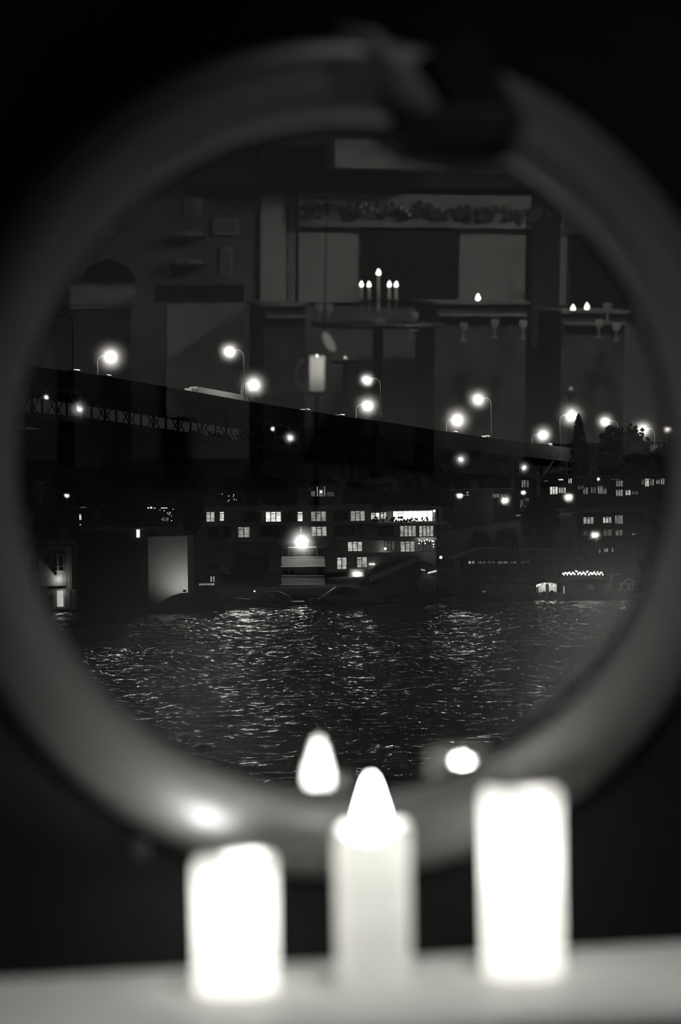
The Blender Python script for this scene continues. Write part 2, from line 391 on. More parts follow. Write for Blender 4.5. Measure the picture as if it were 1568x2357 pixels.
# round table with the candelabra
M_TABLE = mat('dark_table', .02, .5)
def fl_mesh(p, r, hgt, n=14): return MB().lathe(p, [(1e-5, 0), (r * .78, hgt * .08), (r, hgt * .26), (r * .88, hgt * .46), (r * .58, hgt * .66), (r * .34, hgt * .84), (1e-5, hgt)], n)
FLAME = glow(14.0); FLAME2 = glow(30.0)
def taper(px, py, b, z0, lb, grp, rad=.012, parent=None, power=.9):
    a, z = R(px, py, b); z = max(z, z0 + .03)
    p = RM(a, b, 0); base = Vector((p.x, p.y, 13 + z0)); top = Vector((p.x, p.y, 13 + z - .03))
    t_ = thing('taper_candle', lb, 'candle', base, grp)
    MB().tube([base, top], [rad, rad * .85], 12).build('stick', WAX, t_, smooth=True)
    fl_mesh(top + Vector((0, 0, .004)), .017, .05).build('flame', FLAME2, t_, smooth=True)
a, z = R(872, 628, 13.8); _, zb = R(872, 742, 13.8)
tb = thing('side_table', 'dark side table under the branched candelabra, reflected in the glass', 'table', RM(a, 13.8, FL))
MB().lathe(RM(a, 13.8, zb - .03), [(.45, 0), (.46, .015), (.45, .03)], 40).build('top', M_TABLE, tb)
MB().lathe(RM(a, 13.8, FL), [(.2, 0), (.19, .03), (.04, .06), (.035, zb - .03 - FL)], 20).build('pedestal', M_TABLE, tb)
_, zarm = R(872, 692, 13.8)
cdl = thing('candelabra', 'branched metal candelabra holding five lit tapers, reflected in the glass', 'candelabra', RM(a, 13.8, zb))
cp = RM(a, 13.8, 0) ; cp.z = 13
def cpt(da, db, z): return cp + UU * da - NH * db + Vector((0, 0, z))
MB().lathe(cpt(0, 0, zb), [(.06, 0), (.055, .012), (.015, .03), (.012, .06), (.025, .075), (.012, .09), (.01, zarm - zb)], 20).build('stem', M_BRASS, cdl, smooth=True)
_, ztap = R(900, 655, 13.8); _, zmid = R(872, 628, 13.8)
sx = (R(900, 655, 13.8)[0] - R(836, 655, 13.8)[0]) / 2
for da, db in ((-sx - .015, .03), (-sx + .02, -.05), (sx - .012, .04), (sx + .018, -.04)):
    MB().tube([cpt(0, 0, zb + .08), cpt(da * .5, db * .5, zb + .03), cpt(da * .95, db, zb + .05), cpt(da, db, zarm)], .005, 8).build('branch', M_BRASS, cdl, smooth=True)
    MB().lathe(cpt(da, db, zarm), [(.006, 0), (.024, .008), (.022, .012)], 14).build('drip_cup', M_BRASS, cdl)
    base = cpt(da, db, zarm + .01); top = cpt(da, db, ztap - .02)
    t_ = thing('taper_candle', 'lit shorter taper candle on an outer branch of the candelabra, reflected in the glass', 'candle', base, 'outer tapers on the candelabra')
    MB().tube([base, top], [.012, .010], 12).build('stick', WAX, t_, smooth=True)
    fl_mesh(top + Vector((0, 0, .004)), .013, .04).build('flame', FLAME2, t_, smooth=True)
base = cpt(0, 0, zarm + .005); top = cpt(0, 0, zmid - .02)
t_ = thing('taper_candle', 'lit tallest taper candle at the centre of the candelabra, reflected in the glass', 'candle', base)
MB().tube([base, top], [.012, .010], 12).build('stick', WAX, t_, smooth=True)
fl_mesh(top + Vector((0, 0, .004)), .015, .045).build('flame', FLAME2, t_, smooth=True)
taper(1101, 688, 14.5 + .25, zc1, 'single lit taper on the counter in front of the wide pale blind', 'tapers on the counters')
taper(1320, 708, 14.5 + .2, zc3 - .02, 'lit candle stub on the counter, nearer the dark column of the two low flames', 'tapers on the counters', .02)
taper(1352, 704, 14.5 + .35, zc3 - .02, 'lit candle stub on the counter, farther from the dark column of the two low flames', 'tapers on the counters', .016)
# glassware on the counters
for x_, y_, gl_ in ((735, 702, 'before the wide pale blind, beside its twin'), (757, 703, 'nearer the candelabra of the twins'), (945, 742, 'low beside the black screen'), (955, 722, 'high beside the black screen'), (1068, 745, 'short of the single tall candle'), (1140, 738, 'just past the single tall candle'), (1205, 740, 'near the dark column'), (1380, 738, 'below the two low flames'), (1420, 746, 'lowest by the black cabinet'), (1400, 700, 'highest by the black cabinet')):
    a, z = R(x_, y_, 14.3)
    tag(MB().lathe(RM(a, 14.3, z - .12), [(.03, 0), (.03, .004), (.004, .008), (.004, .06), (.03, .09), (.027, .13)], 12).build('wine_glass', mat('pale_glassware', .4, .15), smooth=True),
        'pale stemmed wine glass ' + gl_, 'glass', 'stemmed glasses along the counters')
# pillar candle in its hoop holder nearer the window
bP = 9.5
a0, a1, z0, z1 = rr(714, 819, 747, 900, bP)
pc = RM((a0 + a1) / 2, bP, 0); pc.z = 13 + z0; rp = (a1 - a0) / 2; hp = z1 - z0
st = thing('candle_stand', 'dark slender stand under the lone pillar candle, reflected in the glass', 'stand', RM((a0 + a1) / 2, bP, FL))
MB().lathe(RM((a0 + a1) / 2, bP, FL), [(.16, 0), (.15, .02), (.015, .04), (.012, z0 - FL - .02), (.06, z0 - FL - .01), (.06, z0 - FL)], 24).build('post', M_TABLE, st)
pl = thing('pillar_candle', 'lone glowing pillar candle deep in the cabin, reflected in the glass', 'candle', pc)
MB().lathe(pc, [(rp, 0), (rp, hp * .96), (rp * .93, hp), (rp * .7, hp * .97), (1e-5, hp * .94)], 28).build('body', WAX, pl, smooth=True)
light('wax_glow_fill', pc + Vector((0, 0, hp * .88)), 13.0, .02, parent=pl); light('wax_glow_fill', pc + Vector((0, 0, hp * .6)), 2.4, .02, parent=pl)  # added lamps inside the wax make the body glow
hc = pc - UU * (rp * 1.6) + Vector((0, 0, hp * .45))
mb = MB(); mb.tube([hc + UU * (.055 * math.cos(w)) + Vector((0, 0, .075 * math.sin(w))) for w in [math.radians(100 + 15 * i) for i in range(12)]], .007, 8)
mb.tube([hc + UU * (.055 * math.cos(math.radians(265))) + Vector((0, 0, .075 * math.sin(math.radians(265)))), pc + Vector((0, 0, -.008))], .006, 8)
mb.build('hoop', M_BRASS, st, smooth=True)
ab, zb_ = R(757, 785, bP - .8)
bl = thing('tilted_bulb', 'small dim tilted bulb hanging above the lone pillar candle, reflected in the glass', 'bulb', RM(ab, bP - .8, zb_))
MB().lathe(RM(ab, bP - .8, zb_), [(1e-5, -.055), (.02, -.04), (.024, -.01), (.018, .03), (1e-5, .05)], 16, (UU, NH, (Z3 - UU * .45).normalized())).build('bulb', glow(.8), bl, smooth=True)
MB().tube([RM(ab, bP - .8, zb_ + .04) - UU * .02, RM(ab, bP - .8, CL)], .003, 6).build('cord', M_IRON, bl)
for x_, y_, b, g_ in ((795, 822, 14.1, 5), (1315, 893, 13.5, 1.6)):
    a, z = R(x_, y_, b); t_ = thing('tealight', 'tiny lit tealight %s, reflected in the glass' % ('beside the lone pillar candle' if x_ < 900 else 'below the two low flames'), 'candle', RM(a, b, z - .03))
    MB().lathe(RM(a, b, z - .03), [(.02, 0), (.02, .02), (.018, .02), (.017, .012), (1e-5, .012)], 14).build('cup', M_BRASS, t_)
    fl_mesh(RM(a, b, z - .012), .011, .022).build('flame', glow(g_), t_, smooth=True)
    tag(MB().lathe(RM(a, b, FL), [(.12, 0), (.02, .03), (.015, z - .05 - FL), (.1, z - .04 - FL), (.1, z - .03 - FL)], 16).build('plant_stand', M_TABLE),
        'slender dark stand under the tealight %s' % ('beside the lone pillar candle' if x_ < 900 else 'below the two low flames'), 'stand')
# added unseen ceiling lamps that light the cabin for its reflection
for a_, b_, p_ in ((4.6, 13.0, 145), (1.6, 12.5, 42), (7.6, 12.5, 42), (1.2, 6.0, 30)):
    cl = thing('fill_ceiling_lamp', None, 'fill lamp', RM(a_, b_, CL))
    cl['label'] = 'added unseen round ceiling lamp lighting the reflected cabin'; cl['group'] = 'added fill lamps of the cabin'
    MB().lathe(RM(a_, b_, CL - .05), [(.16, 0), (.17, .03), (.17, .05)], 24).build('housing', M_WHITE, cl)
    l = light('lamp_light', RM(a_, b_, CL - .07), p_, kind='AREA', size=.3, parent=cl); l.data.shape = 'DISK'

dl = thing('shelf_fill_spot', 'added unseen spot in the ceiling that brightens the candle shelf', 'fill lamp', RM(.2, .62, CL))
MB().lathe(RM(.2, .62, CL - .04), [(.05, 0), (.055, .01), (.055, .04)], 20).build('housing', M_WHITE, dl)
light('lamp_light', RM(.2, .62, CL - .06), 46, .04, kind='SPOT', rot=(0, 0, 0), size=1.3, parent=dl)  # added out of view to brighten the shelf

# ------------------------------------------------------------------ shelf and the three candles in front of the glass
SZ = -.42
def on_shelf(px, py): return G(px, py, 13 + SZ)
mb = MB()
def shelf_pt(a, b, z): 
    w = W0 + UU * a; base = Vector((w.x, w.y, 0)) - NH * b; return Vector((base.x, base.y, 13 + z))
zoff = (SZ / math.cos(EP)) * math.sin(EP)      # how far the leaning wall steps back at shelf height
bb = zoff * 1.0
FB = -(on_shelf(1400, 2325) - W0).dot(NH)
prof_s = [(bb - .008, SZ - .001), (FB - .012, SZ), (FB - .003, SZ - .003), (FB, SZ - .010), (FB, SZ - .016), (FB - .02, SZ - .02), (bb - .008, SZ - .04)]
mb.prism([shelf_pt(-2.2, b, z) for b, z in prof_s], UU * 5.5)
sh = mb.build('shelf', M_SHELF); tag(sh, 'pale painted wooden shelf under the round window carrying three candles', 'shelf')
M_DEEP = mat('inner_wax_rim', .7, .5)
def big_candle(px, py, pt, wpx, lb, seed, lights, flame=None, rim=None, tipdx=0.0):
    p = on_shelf(px, py); Y = p.y; r = wpx * Y / F_PX / 2; top = P(px, pt, Y).z - p.z
    t_ = thing('pillar_candle', lb, 'candle', p, 'pillar candles on the shelf')
    def jit(w, rr_, h):
        if h < top * .7: return 0
        k_ = (h - top * .7) / (top * .3); edge = min(1, rr_ / r)
        return k_ * edge * (.0035 * math.sin(w + seed) + .0018 * math.sin(2.3 * w + seed * 2) + (rim(w) if rim else 0))
    prof = [(r * .965, 0), (r * .99, .002), (r * .99, top * .3), (r * .995, top * .7), (r * 1.0, top * .86), (r * 1.0, top - .010), (r * .97, top - .004), (r * .88, top), (r * .78, top - .002), (r * .70, top - .012), (r * .45, top - .021), (1e-5, top - .023)]
    MB().lathe(p, prof, 64, jit=jit).build('body', WAX, t_, smooth=True)
    MB().tube([p + Vector((0, 0, top - .016)), p + Vector((.0006, 0, top - .008)), p + Vector((.0018, 0, top - .002))], .0012, 6).build('wick', M_IRON, t_)
    for hz, pw in lights: light('wax_glow_fill', p + Vector((0, 0, top * hz)), pw, .016, parent=t_)  # added lamps in the body stand in for flame light scattered through wax
    if flame:
        f0, fr, fh = flame[:3]
        fl_mesh(p + Vector((tipdx, -.002, top + f0)), fr, fh, 24).build('flame', glow(flame[3]), t_, smooth=True)
    return p, top, r
pL = big_candle(544, 2276, 1968, 190, 'shortest pillar candle with a bright rounded top and no visible flame', 2.6, ((.8, .26), (.48, .12), (.15, .05)), flame=(-.020, .011, .018, 420))
pM = big_candle(862, 2268, 1898, 172, 'middle pillar candle with a tall teardrop flame in its hollow top', 1.2, ((.82, .035), (.5, .022), (.18, .014)),
                flame=(-.015, .0125, .058, 48), rim=lambda w: -.010 * max(0, -math.sin(w)) ** 4)
pR = big_candle(1205, 2240, 1813, 186, 'tallest pillar candle, brightest, standing beneath the lower edge of the round window', 3.3, ((.88, .26), (.6, .16), (.3, .07), (.1, .035)), flame=(-.021, .012, .018, 300))

# ================================================================== OUTSIDE
# water and land
def make_water():
    rng = np.random.RandomState(5)
    ys = [70.0]
    while ys[-1] < 343: ys.append(ys[-1] * 1.00125)
    ys = np.array(ys); ts = np.linspace(-.2, .2, 720)
    X = (ys[:, None] * ts[None, :]).astype(np.float32); Y = np.repeat(ys[:, None], len(ts), 1).astype(np.float32)
    Z = np.zeros_like(X)
    for i in range(90):
        lam = .27 * (3.6 / .27) ** (rng.rand() ** 1.35); k_ = 2 * math.pi / lam
        th = rng.normal(-1.45, .62); amp = SLOPE_RMS * math.sqrt(2 / 90) / k_
        Z += amp * np.sin(k_ * (X * math.cos(th) + Y * math.sin(th)) + rng.rand() * 6.283)
    Z += .35 * np.abs(Z) * 1.0
    fade = np.clip((343 - Y) / 4, 0, 1) * np.clip((Y - 70) / 4, 0, 1) * np.clip((.2 - np.abs(X / Y)) / .006, 0, 1)
    Z *= fade
    R_, C_ = X.shape; n_ = R_ * C_
    co = np.stack([X, Y, Z], -1).reshape(-1, 3)
    a_ = (np.arange(R_ - 1)[:, None] * C_ + np.arange(C_ - 1)[None, :]).reshape(-1)
    quads = np.stack([a_, a_ + 1, a_ + C_ + 1, a_ + C_], -1)
    ye = float(ys[-1])
    outer = np.array([(-700, 3.5, 0), (700, 3.5, 0), (700, ye, 0), (-700, ye, 0), (-700, 1500, 0), (700, 1500, 0), (700, 70, 0), (-700, 70, 0)], dtype=np.float32)
    co = np.concatenate([co, outer]); c0, c1, c2, c3 = 0, C_ - 1, n_ - 1, n_ - C_; o = n_
    extra = np.array([(o, o + 1, o + 6, o + 7), (o + 7, c0, c3, o + 3), (c1, o + 6, o + 2, c2), (o + 3, o + 2, o + 5, o + 4)])
    quads = np.concatenate([quads, extra])
    me = bpy.data.meshes.new('lake_water'); me.vertices.add(len(co)); me.vertices.foreach_set('co', co.astype(np.float32).reshape(-1))
    me.loops.add(len(quads) * 4); me.loops.foreach_set('vertex_index', quads.astype(np.int32).reshape(-1))
    me.polygons.add(len(quads)); me.polygons.foreach_set('loop_start', (np.arange(len(quads)) * 4).astype(np.int32))
    me.polygons.foreach_set('use_smooth', np.ones(len(quads), dtype=bool))
    me.update(calc_edges=True); me.materials.append(water_mat())
    o_ = bpy.data.objects.new('lake_water', me); COL.objects.link(o_); return struct(o_)
make_water()
def ground_z(x, y):
    if y < 352: return 1.1
    z = 1.1 + 8 * min(1, max(0, (y - 470) / 90)) + 6 * min(1, max(0, (y - 560) / 300)) + (28 + 9 * min(1, max(0, (-50 - x) / 40)) + 6 * max(0, 1 - abs(x + 15) / 60) - 6 * min(1, max(0, x / 80))) * min(1, max(0, (y - 900) / 170)) - 12 * min(1, max(0, (y - 1080) / 200))
    z += 5 * max(0, min(1, (x - 20) / 60)) * min(1, max(0, (y - 480) / 80))
    return z + .6 * mnoise.noise(Vector((x * .03, y * .03, 0)))
nx, ny = 60, 60; vs = []; fs = []
for j in range(ny):
    y = 344 + (1300 - 344) * (j / (ny - 1)) ** 1.6
    for i in range(nx):
        x = -330 + 660 * i / (nx - 1); vs.append((x, y, ground_z(x, y)))
for j in range(ny - 1):
    for i in range(nx - 1): a = j * nx + i; fs.append((a, a + 1, a + nx + 1, a + nx))
k = len(vs)
for i in range(nx): vs.append((vs[i][0], 343.5, -1.5))
for i in range(nx - 1): fs.append((i, k + i, k + i + 1, i + 1))
struct(MB().add(vs, fs).build('ground', M_GROUND, loc=(0, 0, 0)))

def rc(x0, y0, x1, y1, Y):                      # pixel rectangle at distance Y -> centre x, centre z, width, height
    c = P((x0 + x1) / 2, (y0 + y1) / 2, Y); return c.x, c.z, (x1 - x0) * Y / F_PX, (y1 - y0) * Y / F_PX
def fbox(mb, x0, y0, x1, y1, Y, dep, front=0.0):
    x, z, w, h_ = rc(x0, y0, x1, y1, Y); return mb.box((x, Y - front + dep / 2, z), (w, dep, h_))
def window(parent, x0, y0, x1, y1, Y, v, cols=2, trans=True, rail=True, tex=.55, fm=None):
    x, z, w, h_ = rc(x0, y0, x1, y1, Y); yf = Y - .06
    fr = MB(); t_ = .09
    for s_ in (-1, 1):
        fr.box((x + s_ * (w / 2), yf, z), (t_, .16, h_ + t_)); fr.box((x, yf, z + s_ * h_ / 2), (w + t_, .16, t_))
    for i in range(1, cols): fr.box((x - w / 2 + w * i / cols, yf, z), (t_ * (1.8 if cols < 5 else 1), .16, h_))
    if trans: fr.box((x - w / 2 + w / cols * (1.5 if cols > 2 else .5), yf, z + h_ * .3), (w / cols, .16, t_ * 1.4))
    if rail: fr.box((x, yf - .1, z - h_ * .22), (w + .3, .06, .06))
    f = fr.build('window', fm or M_FRAME, parent)
    MB().box((x, Y - .02, z), (w, .05, h_)).build('pane', glow(v, tex) if v > 0 else M_GLASSD, f)
    return f

# ---- the long apartment building
YA = 470
ap = thing('apartment_building', 'long low apartment building with rows of lit windows and a bright top corner flat', 'building', P(740, 1310, YA))
fbox(MB(), 474, 1172, 858, 1320, YA, 16).build('wall', M_FACADE, ap)
fbox(MB(), 858, 1172, 1003, 1320, YA, 16).build('wall', MATS['facade_render'], ap)
fbox(MB(), 470, 1163, 862, 1173, YA, 18, 1.2).build('roof', M_SLAB, ap)
mb = MB(); p0, p1, p2, p3 = P(852, 1170, YA), P(926, 1161, YA), P(1018, 1165, YA), P(1018, 1173, YA); p4 = P(852, 1178, YA)
mb.prism([q_ + Vector((0, -1.8, 0)) for q_ in (p0, p1, p2, p3, p4)], (0, 18, 0)); mb.build('roof', M_SLAB, ap)
for (x0, y0, x1, y1) in ((470, 1201, 860, 1209), (860, 1202, 1030, 1209), (520, 1238, 860, 1245), (860, 1237, 1005, 1243), (660, 1272, 965, 1281), (740, 1310, 900, 1318)):
    fbox(MB(), x0, y0, x1, y1, YA, 2.2, 1.6).build('balcony_slab', M_SLAB, ap)
AW = [(475, 1178, 494, 1201, .55, 2), (506, 1178, 516, 1199, 1.1, 1), (612, 1178, 647, 1201, 1.3, 3), (685, 1178, 697, 1200, 1.2, 1), (716, 1177, 751, 1200, .32, 3),
      (807, 1176, 840, 1200, .42, 3), (548, 1213, 575, 1237, .35, 2), (689, 1212, 697, 1229, .5, 1), (717, 1212, 752, 1234, .5, 3), (921, 1210, 958, 1235, .42, 4),
      (965, 1210, 998, 1235, .5, 4), (801, 1247, 834, 1269, .7, 3), (885, 1246, 909, 1267, .08, 3), (922, 1246, 955, 1270, .42, 3), (966, 1246, 998, 1268, .06, 4),
      (776, 1283, 798, 1310, .65, 2), (822, 1282, 845, 1306, .5, 2), (854, 1180, 874, 1196, .95, 2), (876, 1179, 890, 1194, .85, 2),
      (560, 1180, 600, 1199, 0, 4), (652, 1180, 680, 1199, 0, 2), (770, 1178, 800, 1199, 0, 2), (600, 1212, 640, 1234, 0, 3), (770, 1212, 830, 1234, 0, 4), (870, 1212, 905, 1234, 0, 3), (480, 1212, 530, 1236, 0, 4)]
for x0, y0, x1, y1, v, c_ in AW: window(ap, x0, y0, x1, y1, YA, v, c_)
window(ap, 905, 1176, 996, 1200, YA, 3.5, 8, True, True, .25)
mb = MB()                                       # penthouse terrace rail with plants in silhouette
for i in range(28):
    x, z, w, h_ = rc(905 + 4.5 * i, 1192, 906 + 4.5 * i, 1201, YA - 1.6); mb.box((x, YA - 1.6, z), (.05, .05, h_))
x, z, w, h_ = rc(905, 1190, 1030, 1191.2, YA - 1.6); mb.box((x, YA - 1.6, z), (w, .06, .07))
mb.build('railing', M_POLE, ap)
mb = MB()
for i in range(70):
    px_ = random.uniform(858, 985); py_ = 1200 - random.random() ** 2 * 9; c = P(px_, py_, YA - 1.3); mb.ball(c, random.uniform(.1, .28), 5, 4)
mb.build('planting', M_LEAF, ap)['kind'] = 'stuff'
light('porch_lamp', P(1000, 1176.5, YA - 1.6), 120, .1, parent=ap)
MB().ball(P(1000, 1176, YA - 1.5), .22).build('lamp', glow(12), ap)
light('room_light', P(950, 1181, YA - 1.2), 150, .3, parent=ap)
MB().ball(P(887, 1263, YA - .8), .25).build('lamp', glow(6), ap)
fbox(MB(), 850, 1297, 863, 1300, YA, .2, .3).build('sign_light', glow(1.6), ap)
tag(MB().tube([P(966, 1269, YA - 3), P(1014, 1254, YA - 3)], .07).build('stair_rail', M_WHITE), 'sloping pale handrail beside the string lit window of the apartments', 'handrail')
sl = thing('string_lights', 'string of round bulbs around a window on the corner of the apartment building', 'string lights', P(982, 1245, YA - 2))
pts = [(966, 1244), (971, 1246), (977, 1245), (983, 1243), (989, 1245), (995, 1245), (998, 1246), (998, 1253), (998, 1259), (965, 1251), (979, 1251)]
MB().tube([P(x_, y_, YA - 2) for x_, y_ in pts[:9]], .03).build('cable', M_IRON, sl)
for x_, y_ in pts: MB().ball(P(x_, y_, YA - 2), .11, 8, 5).build('bulb', glow(7), sl)

# ---- lamps, each with an added scatter ball standing in for its glow halo
def lamp_light(t_, p, rpx, gain=1.0, ms=1.0):
    Y = p.y; k_ = Y / F_PX
    MB().ball(p, max(.12, rpx * .26 * k_), 12, 8, .6).build('lens', glow(16), t_)
    rr_ = rpx * 4.6 * k_; pw = 7500 * gain * rpx * k_ / ms
    ln = light('lamp_light', p + Vector((0, -max(.15, rpx * .3 * k_), -.05)), pw, .1, parent=t_)
    MB().ball(p, rr_, 24, 16).build('halo_mist', mist_mat(round(MIST * ms / (rr_ / 3), 4), 1), t_, smooth=True)['kind'] = 'stuff'
MIST = .14
# ---- round-ended pavilion block with floodlight
YB = 400
pv = thing('pavilion_building', 'three storey pale panelled building by the water under a bright floodlight', 'building', P(698, 1368, YB))
M_CORR = stripes('corrugated_panel', .38, 'X', 3.2, .35)
fbox(MB(), 646, 1262, 752, 1368, YB, 14).build('core', M_DARK, pv)
for y0, y1 in ((1283, 1303), (1326, 1345)):
    fbox(MB(), 648, y0, 748, y1, YB, 1.0, .6).build('panel_band', M_CORR, pv)
    fbox(MB(), 645, y1 - .3, 750, y1 + 1.2, YB, 1.2, .9).build('ledge', M_WHITE, pv)
for y0, y1, n_ in ((1261, 1283, 6), (1304, 1326, 6), (1347, 1368, 6)):
    for i in range(n_):
        xa = 649 + i * 16.3
        window(pv, xa, y0 + 1, xa + 15, y1 - 1, YB - .1, 0, 1, False, False, fm=M_POLE)
        fbox(MB(), xa, y1 - 1.6, xa + 15, y1 - .2, YB, .4, .7).build('sill', M_WHITE, pv)
fbox(MB(), 664, 1258.5, 728, 1260.5, YB, 2, 1.2).build('eave', M_WHITE, pv)
fbox(MB(), 640, 1240, 756, 1259, YB + 3, 10).build('roof', M_DARK, pv)
fl_ = thing('floodlight', 'dazzling floodlight over the top storey of the panelled waterside building', 'lamp', P(695, 1250, YB - 2.2))
MB().box(P(695, 1243, YB - 1.2), (.8, 1.8, .15)).build('bracket', M_IRON, fl_)
lamp_light(fl_, P(695, 1246, YB - 2.4), 13, 1.0, 6)
light('flood', P(695, 1250, YB - 3.4), 60, .3, parent=fl_)
mb = MB()
for i in range(90):
    mb.ball(P(random.gauss(695, 26), 1257 - abs(random.gauss(0, 5)), YB - .6), random.uniform(.06, .16), 4, 3)
tag(mb.build('roof_planting', M_LEAF), 'low plants along the roof edge beneath the dazzling floodlight', 'plants', kind='stuff')

# ---- small house at far left with wall light and bright door
YH = 332
hs = thing('waterside_house', 'pale sided house behind the cabin window edge with a wall lamp over a glowing door', 'building', P(120, 1400, YH))
fbox(MB(), 30, 1258, 166, 1405, YH, 12).build('wall', mat('house_siding', .42, .9, nscale=1), hs)
fbox(MB(), 166, 1262, 178, 1405, YH, 12, -.4).build('wall', MATS['house_siding'], hs)
fbox(MB(), 26, 1252, 182, 1258, YH, 13, .7).build('roof', M_ROOF, hs)
for x0, x1 in ((66, 91), (120, 147)): window(hs, x0, 1276, x1, 1314, YH, 0, 2, False, True, fm=M_WHITE)
fbox(MB(), 60, 1349, 152, 1354, YH, 1.6, 1.2).build('canopy', M_DARK, hs)
fbox(MB(), 100, 1356, 176, 1399, YH, .3, .15).build('slatted_wall', stripes('slats', .7, 'Z', 3.4, .9), hs)
fbox(MB(), 132, 1360, 146, 1396, YH, .2, .3).build('door', glow(.62, .15), hs)
for x_ in (151, 160): MB().tube([P(x_, 1275, YH - .5), P(x_ + 1, 1398, YH - .5)], .07).build('pipe', M_WHITE, hs)
MB().box(P(128, 1322, YH - .35), (.3, .6, .18)).build('wall_lamp', M_IRON, hs)
light('wall_lamp_light', P(133, 1333, YH - .75), 40, .08, parent=hs); light('door_light', P(140, 1362, YH - .9), 9, .08, parent=hs)
tag(MB().box(P(113, 1389, YH - 2), (1.3, .8, 1.9)).box(P(113, 1370, YH - 2), (1.5, .9, .15)).build('grill_cart', mat('grill_grey', .2, .5)), 'small grey grill cart before the slatted wall of the pale house', 'grill')

# ---- dark shed block with pale end wall
YD = 322
sd = thing('boat_shed', 'large black boat shed whose pale end wall is lit from below', 'building', P(300, 1405, YD))
fbox(MB(), 178, 1221, 341, 1403, YD, 14).build('front_wall', mat('black_siding', .018, .9, spec=.05), sd)
fbox(MB(), 341, 1235, 432, 1398, YD, 14, -.3).build('end_wall', stripes('pale_siding', .26, 'Z', 3.0, .25), sd)
fbox(MB(), 176, 1216, 345, 1222, YD, 15, .3).build('roof_edge', M_DARK, sd)
MB().tube([P(318, 1219, YD - .5), P(318, 1237, YD - .5)], .22, 10).build('tube_lamp', glow(2.2), sd)
light('uplight', P(425, 1352, YD - 3.0), 650, .2, kind='SPOT', rot=(math.radians(115), 0, math.radians(12)), size=2.2, parent=sd)
MB().box(P(425, 1360, YD - 3.0), (.4, .3, .3)).build('uplight_housing', M_IRON, sd)
mb = MB(); pts = [P(338, 1399, YD - 4), P(352, 1394, YD - 4), P(372, 1384, YD - 4), P(392, 1373, YD - 4), P(412, 1367, YD - 4), P(436, 1365, YD - 4), P(500, 1372, YD - 4), P(520, 1407, YD - 4), P(338, 1413, YD - 4)]
mb.prism(pts, (0, 3, 0)); cb = tag(mb.build('covered_boat', mat('black_tarp', .012, .9, spec=.05)), 'boat under a humped black tarp before the pale end wall of the shed', 'boat')
tag(fbox(MB(), 60, 1400, 560, 1407, 327, 6).build('dock', M_DARK), 'low dark floating dock along the foot of the black boat shed', 'dock')

# ---- gabled house behind
YG = 540
gh = thing('gabled_house', 'gabled house behind the apartments with a triangular lit window wall', 'building', P(742, 1165, YG))
def gable(parent, x0, xm, x1, yp, ye, yb, Y, dep, Mw, Mr, th=.35, over=.8):
    a_, b_, c_ = P(x0, ye, Y), P(xm, yp, Y), P(x1, ye, Y); d_, e_ = P(x1, yb, Y), P(x0, yb, Y)
    c_.x = d_.x; a_.x = e_.x
    MB().prism([a_, b_, c_, d_, e_], (0, dep, 0)).build('wall', Mw, parent)
    up = Vector((0, -over, th)); dn = Vector((0, -over, .02))
    ex0 = (a_ - b_) * .12; ex1 = (c_ - b_) * .12
    MB().prism([a_ + ex0 + dn, b_ + dn, b_ + up, a_ + ex0 + up], (0, dep + over * 2, 0)).build('roof', Mr, parent)
    MB().prism([b_ + dn, c_ + ex1 + dn, c_ + ex1 + up, b_ + up], (0, dep + over * 2, 0)).build('roof', Mr, parent)
gable(gh, 712, 743, 776, 1111, 1128, 1170, YG, 10, M_DARK, mat('pale_fascia', .5, .9))
for x0, y0, x1, y1, v in ((716, 1130, 726, 1143, .12), (729, 1120, 732, 1143, .5), (734, 1126, 744, 1143, .15), (746, 1119, 749, 1143, .3), (752, 1132, 770, 1143, .05)): window(gh, x0, y0, x1, y1, YG, v, 1, False, False)
MB().ball(P(739, 1132, YG - .5), .25).build('lamp', glow(4), gh)

# ---- hillside blocks on the right
def block(name, lb, x0, y0, x1, y1, Y, wins, M=M_DARK):
    b = thing(name, lb, 'building', P((x0 + x1) / 2, y1, Y)); fbox(MB(), x0, y0, x1, y1, Y, 12).build('wall', M, b)
    fbox(MB(), x0 - 3, y0 - 3, x1 + 3, y0, Y, 13, .5).build('roof', M_ROOF, b)
    for w in wins: window(b, *w[:4], Y, w[4], w[5] if len(w) > 5 else 2, True, False)
    return b
block('hillside_house', 'hillside house with a single column of dim windows above the spreading dark tree', 1186, 1100, 1228, 1215, 560,
      [(1201, 1105, 1210, 1122, .22), (1212, 1105, 1218, 1122, .14, 1), (1197, 1150, 1206, 1170, .1), (1208, 1146, 1218, 1168, .1), (1188, 1199, 1201, 1206, 1.3, 1), (1188, 1184, 1199, 1188, .3, 1)])
block('hillside_apartment', 'hillside apartment block with a bright cross barred window group under the bridge', 1245, 1100, 1322, 1170, 575,
      [(1266, 1120, 1284, 1138, .95, 3), (1286, 1122, 1303, 1135, .5, 3), (1285, 1101, 1297, 1106, .9, 1), (1308, 1101, 1317, 1113, .5, 2), (1252, 1106, 1262, 1108, .6, 1)])
block('hillside_apartment', 'hillside apartment block with a long row of dim shaded windows beneath the bushy trees', 1326, 1098, 1400, 1175, 580,
      [(1330, 1118, 1345, 1126, .07), (1342, 1122, 1354, 1138, .14), (1360, 1121, 1372, 1135, .12, 3), (1376, 1118, 1388, 1137, .3, 3), (1389, 1123, 1397, 1137, .12, 1)])
block('hillside_apartment', 'hillside apartment block with two rows of lit windows stacked at one end', 1402, 1096, 1478, 1180, 585,
      [(1406, 1102, 1428, 1104, .25, 1), (1418, 1106, 1434, 1120, .25, 3), (1418, 1127, 1434, 1142, .3, 3), (1440, 1128, 1452, 1140, .6, 2), (1454, 1130, 1470, 1138, .07, 2)])
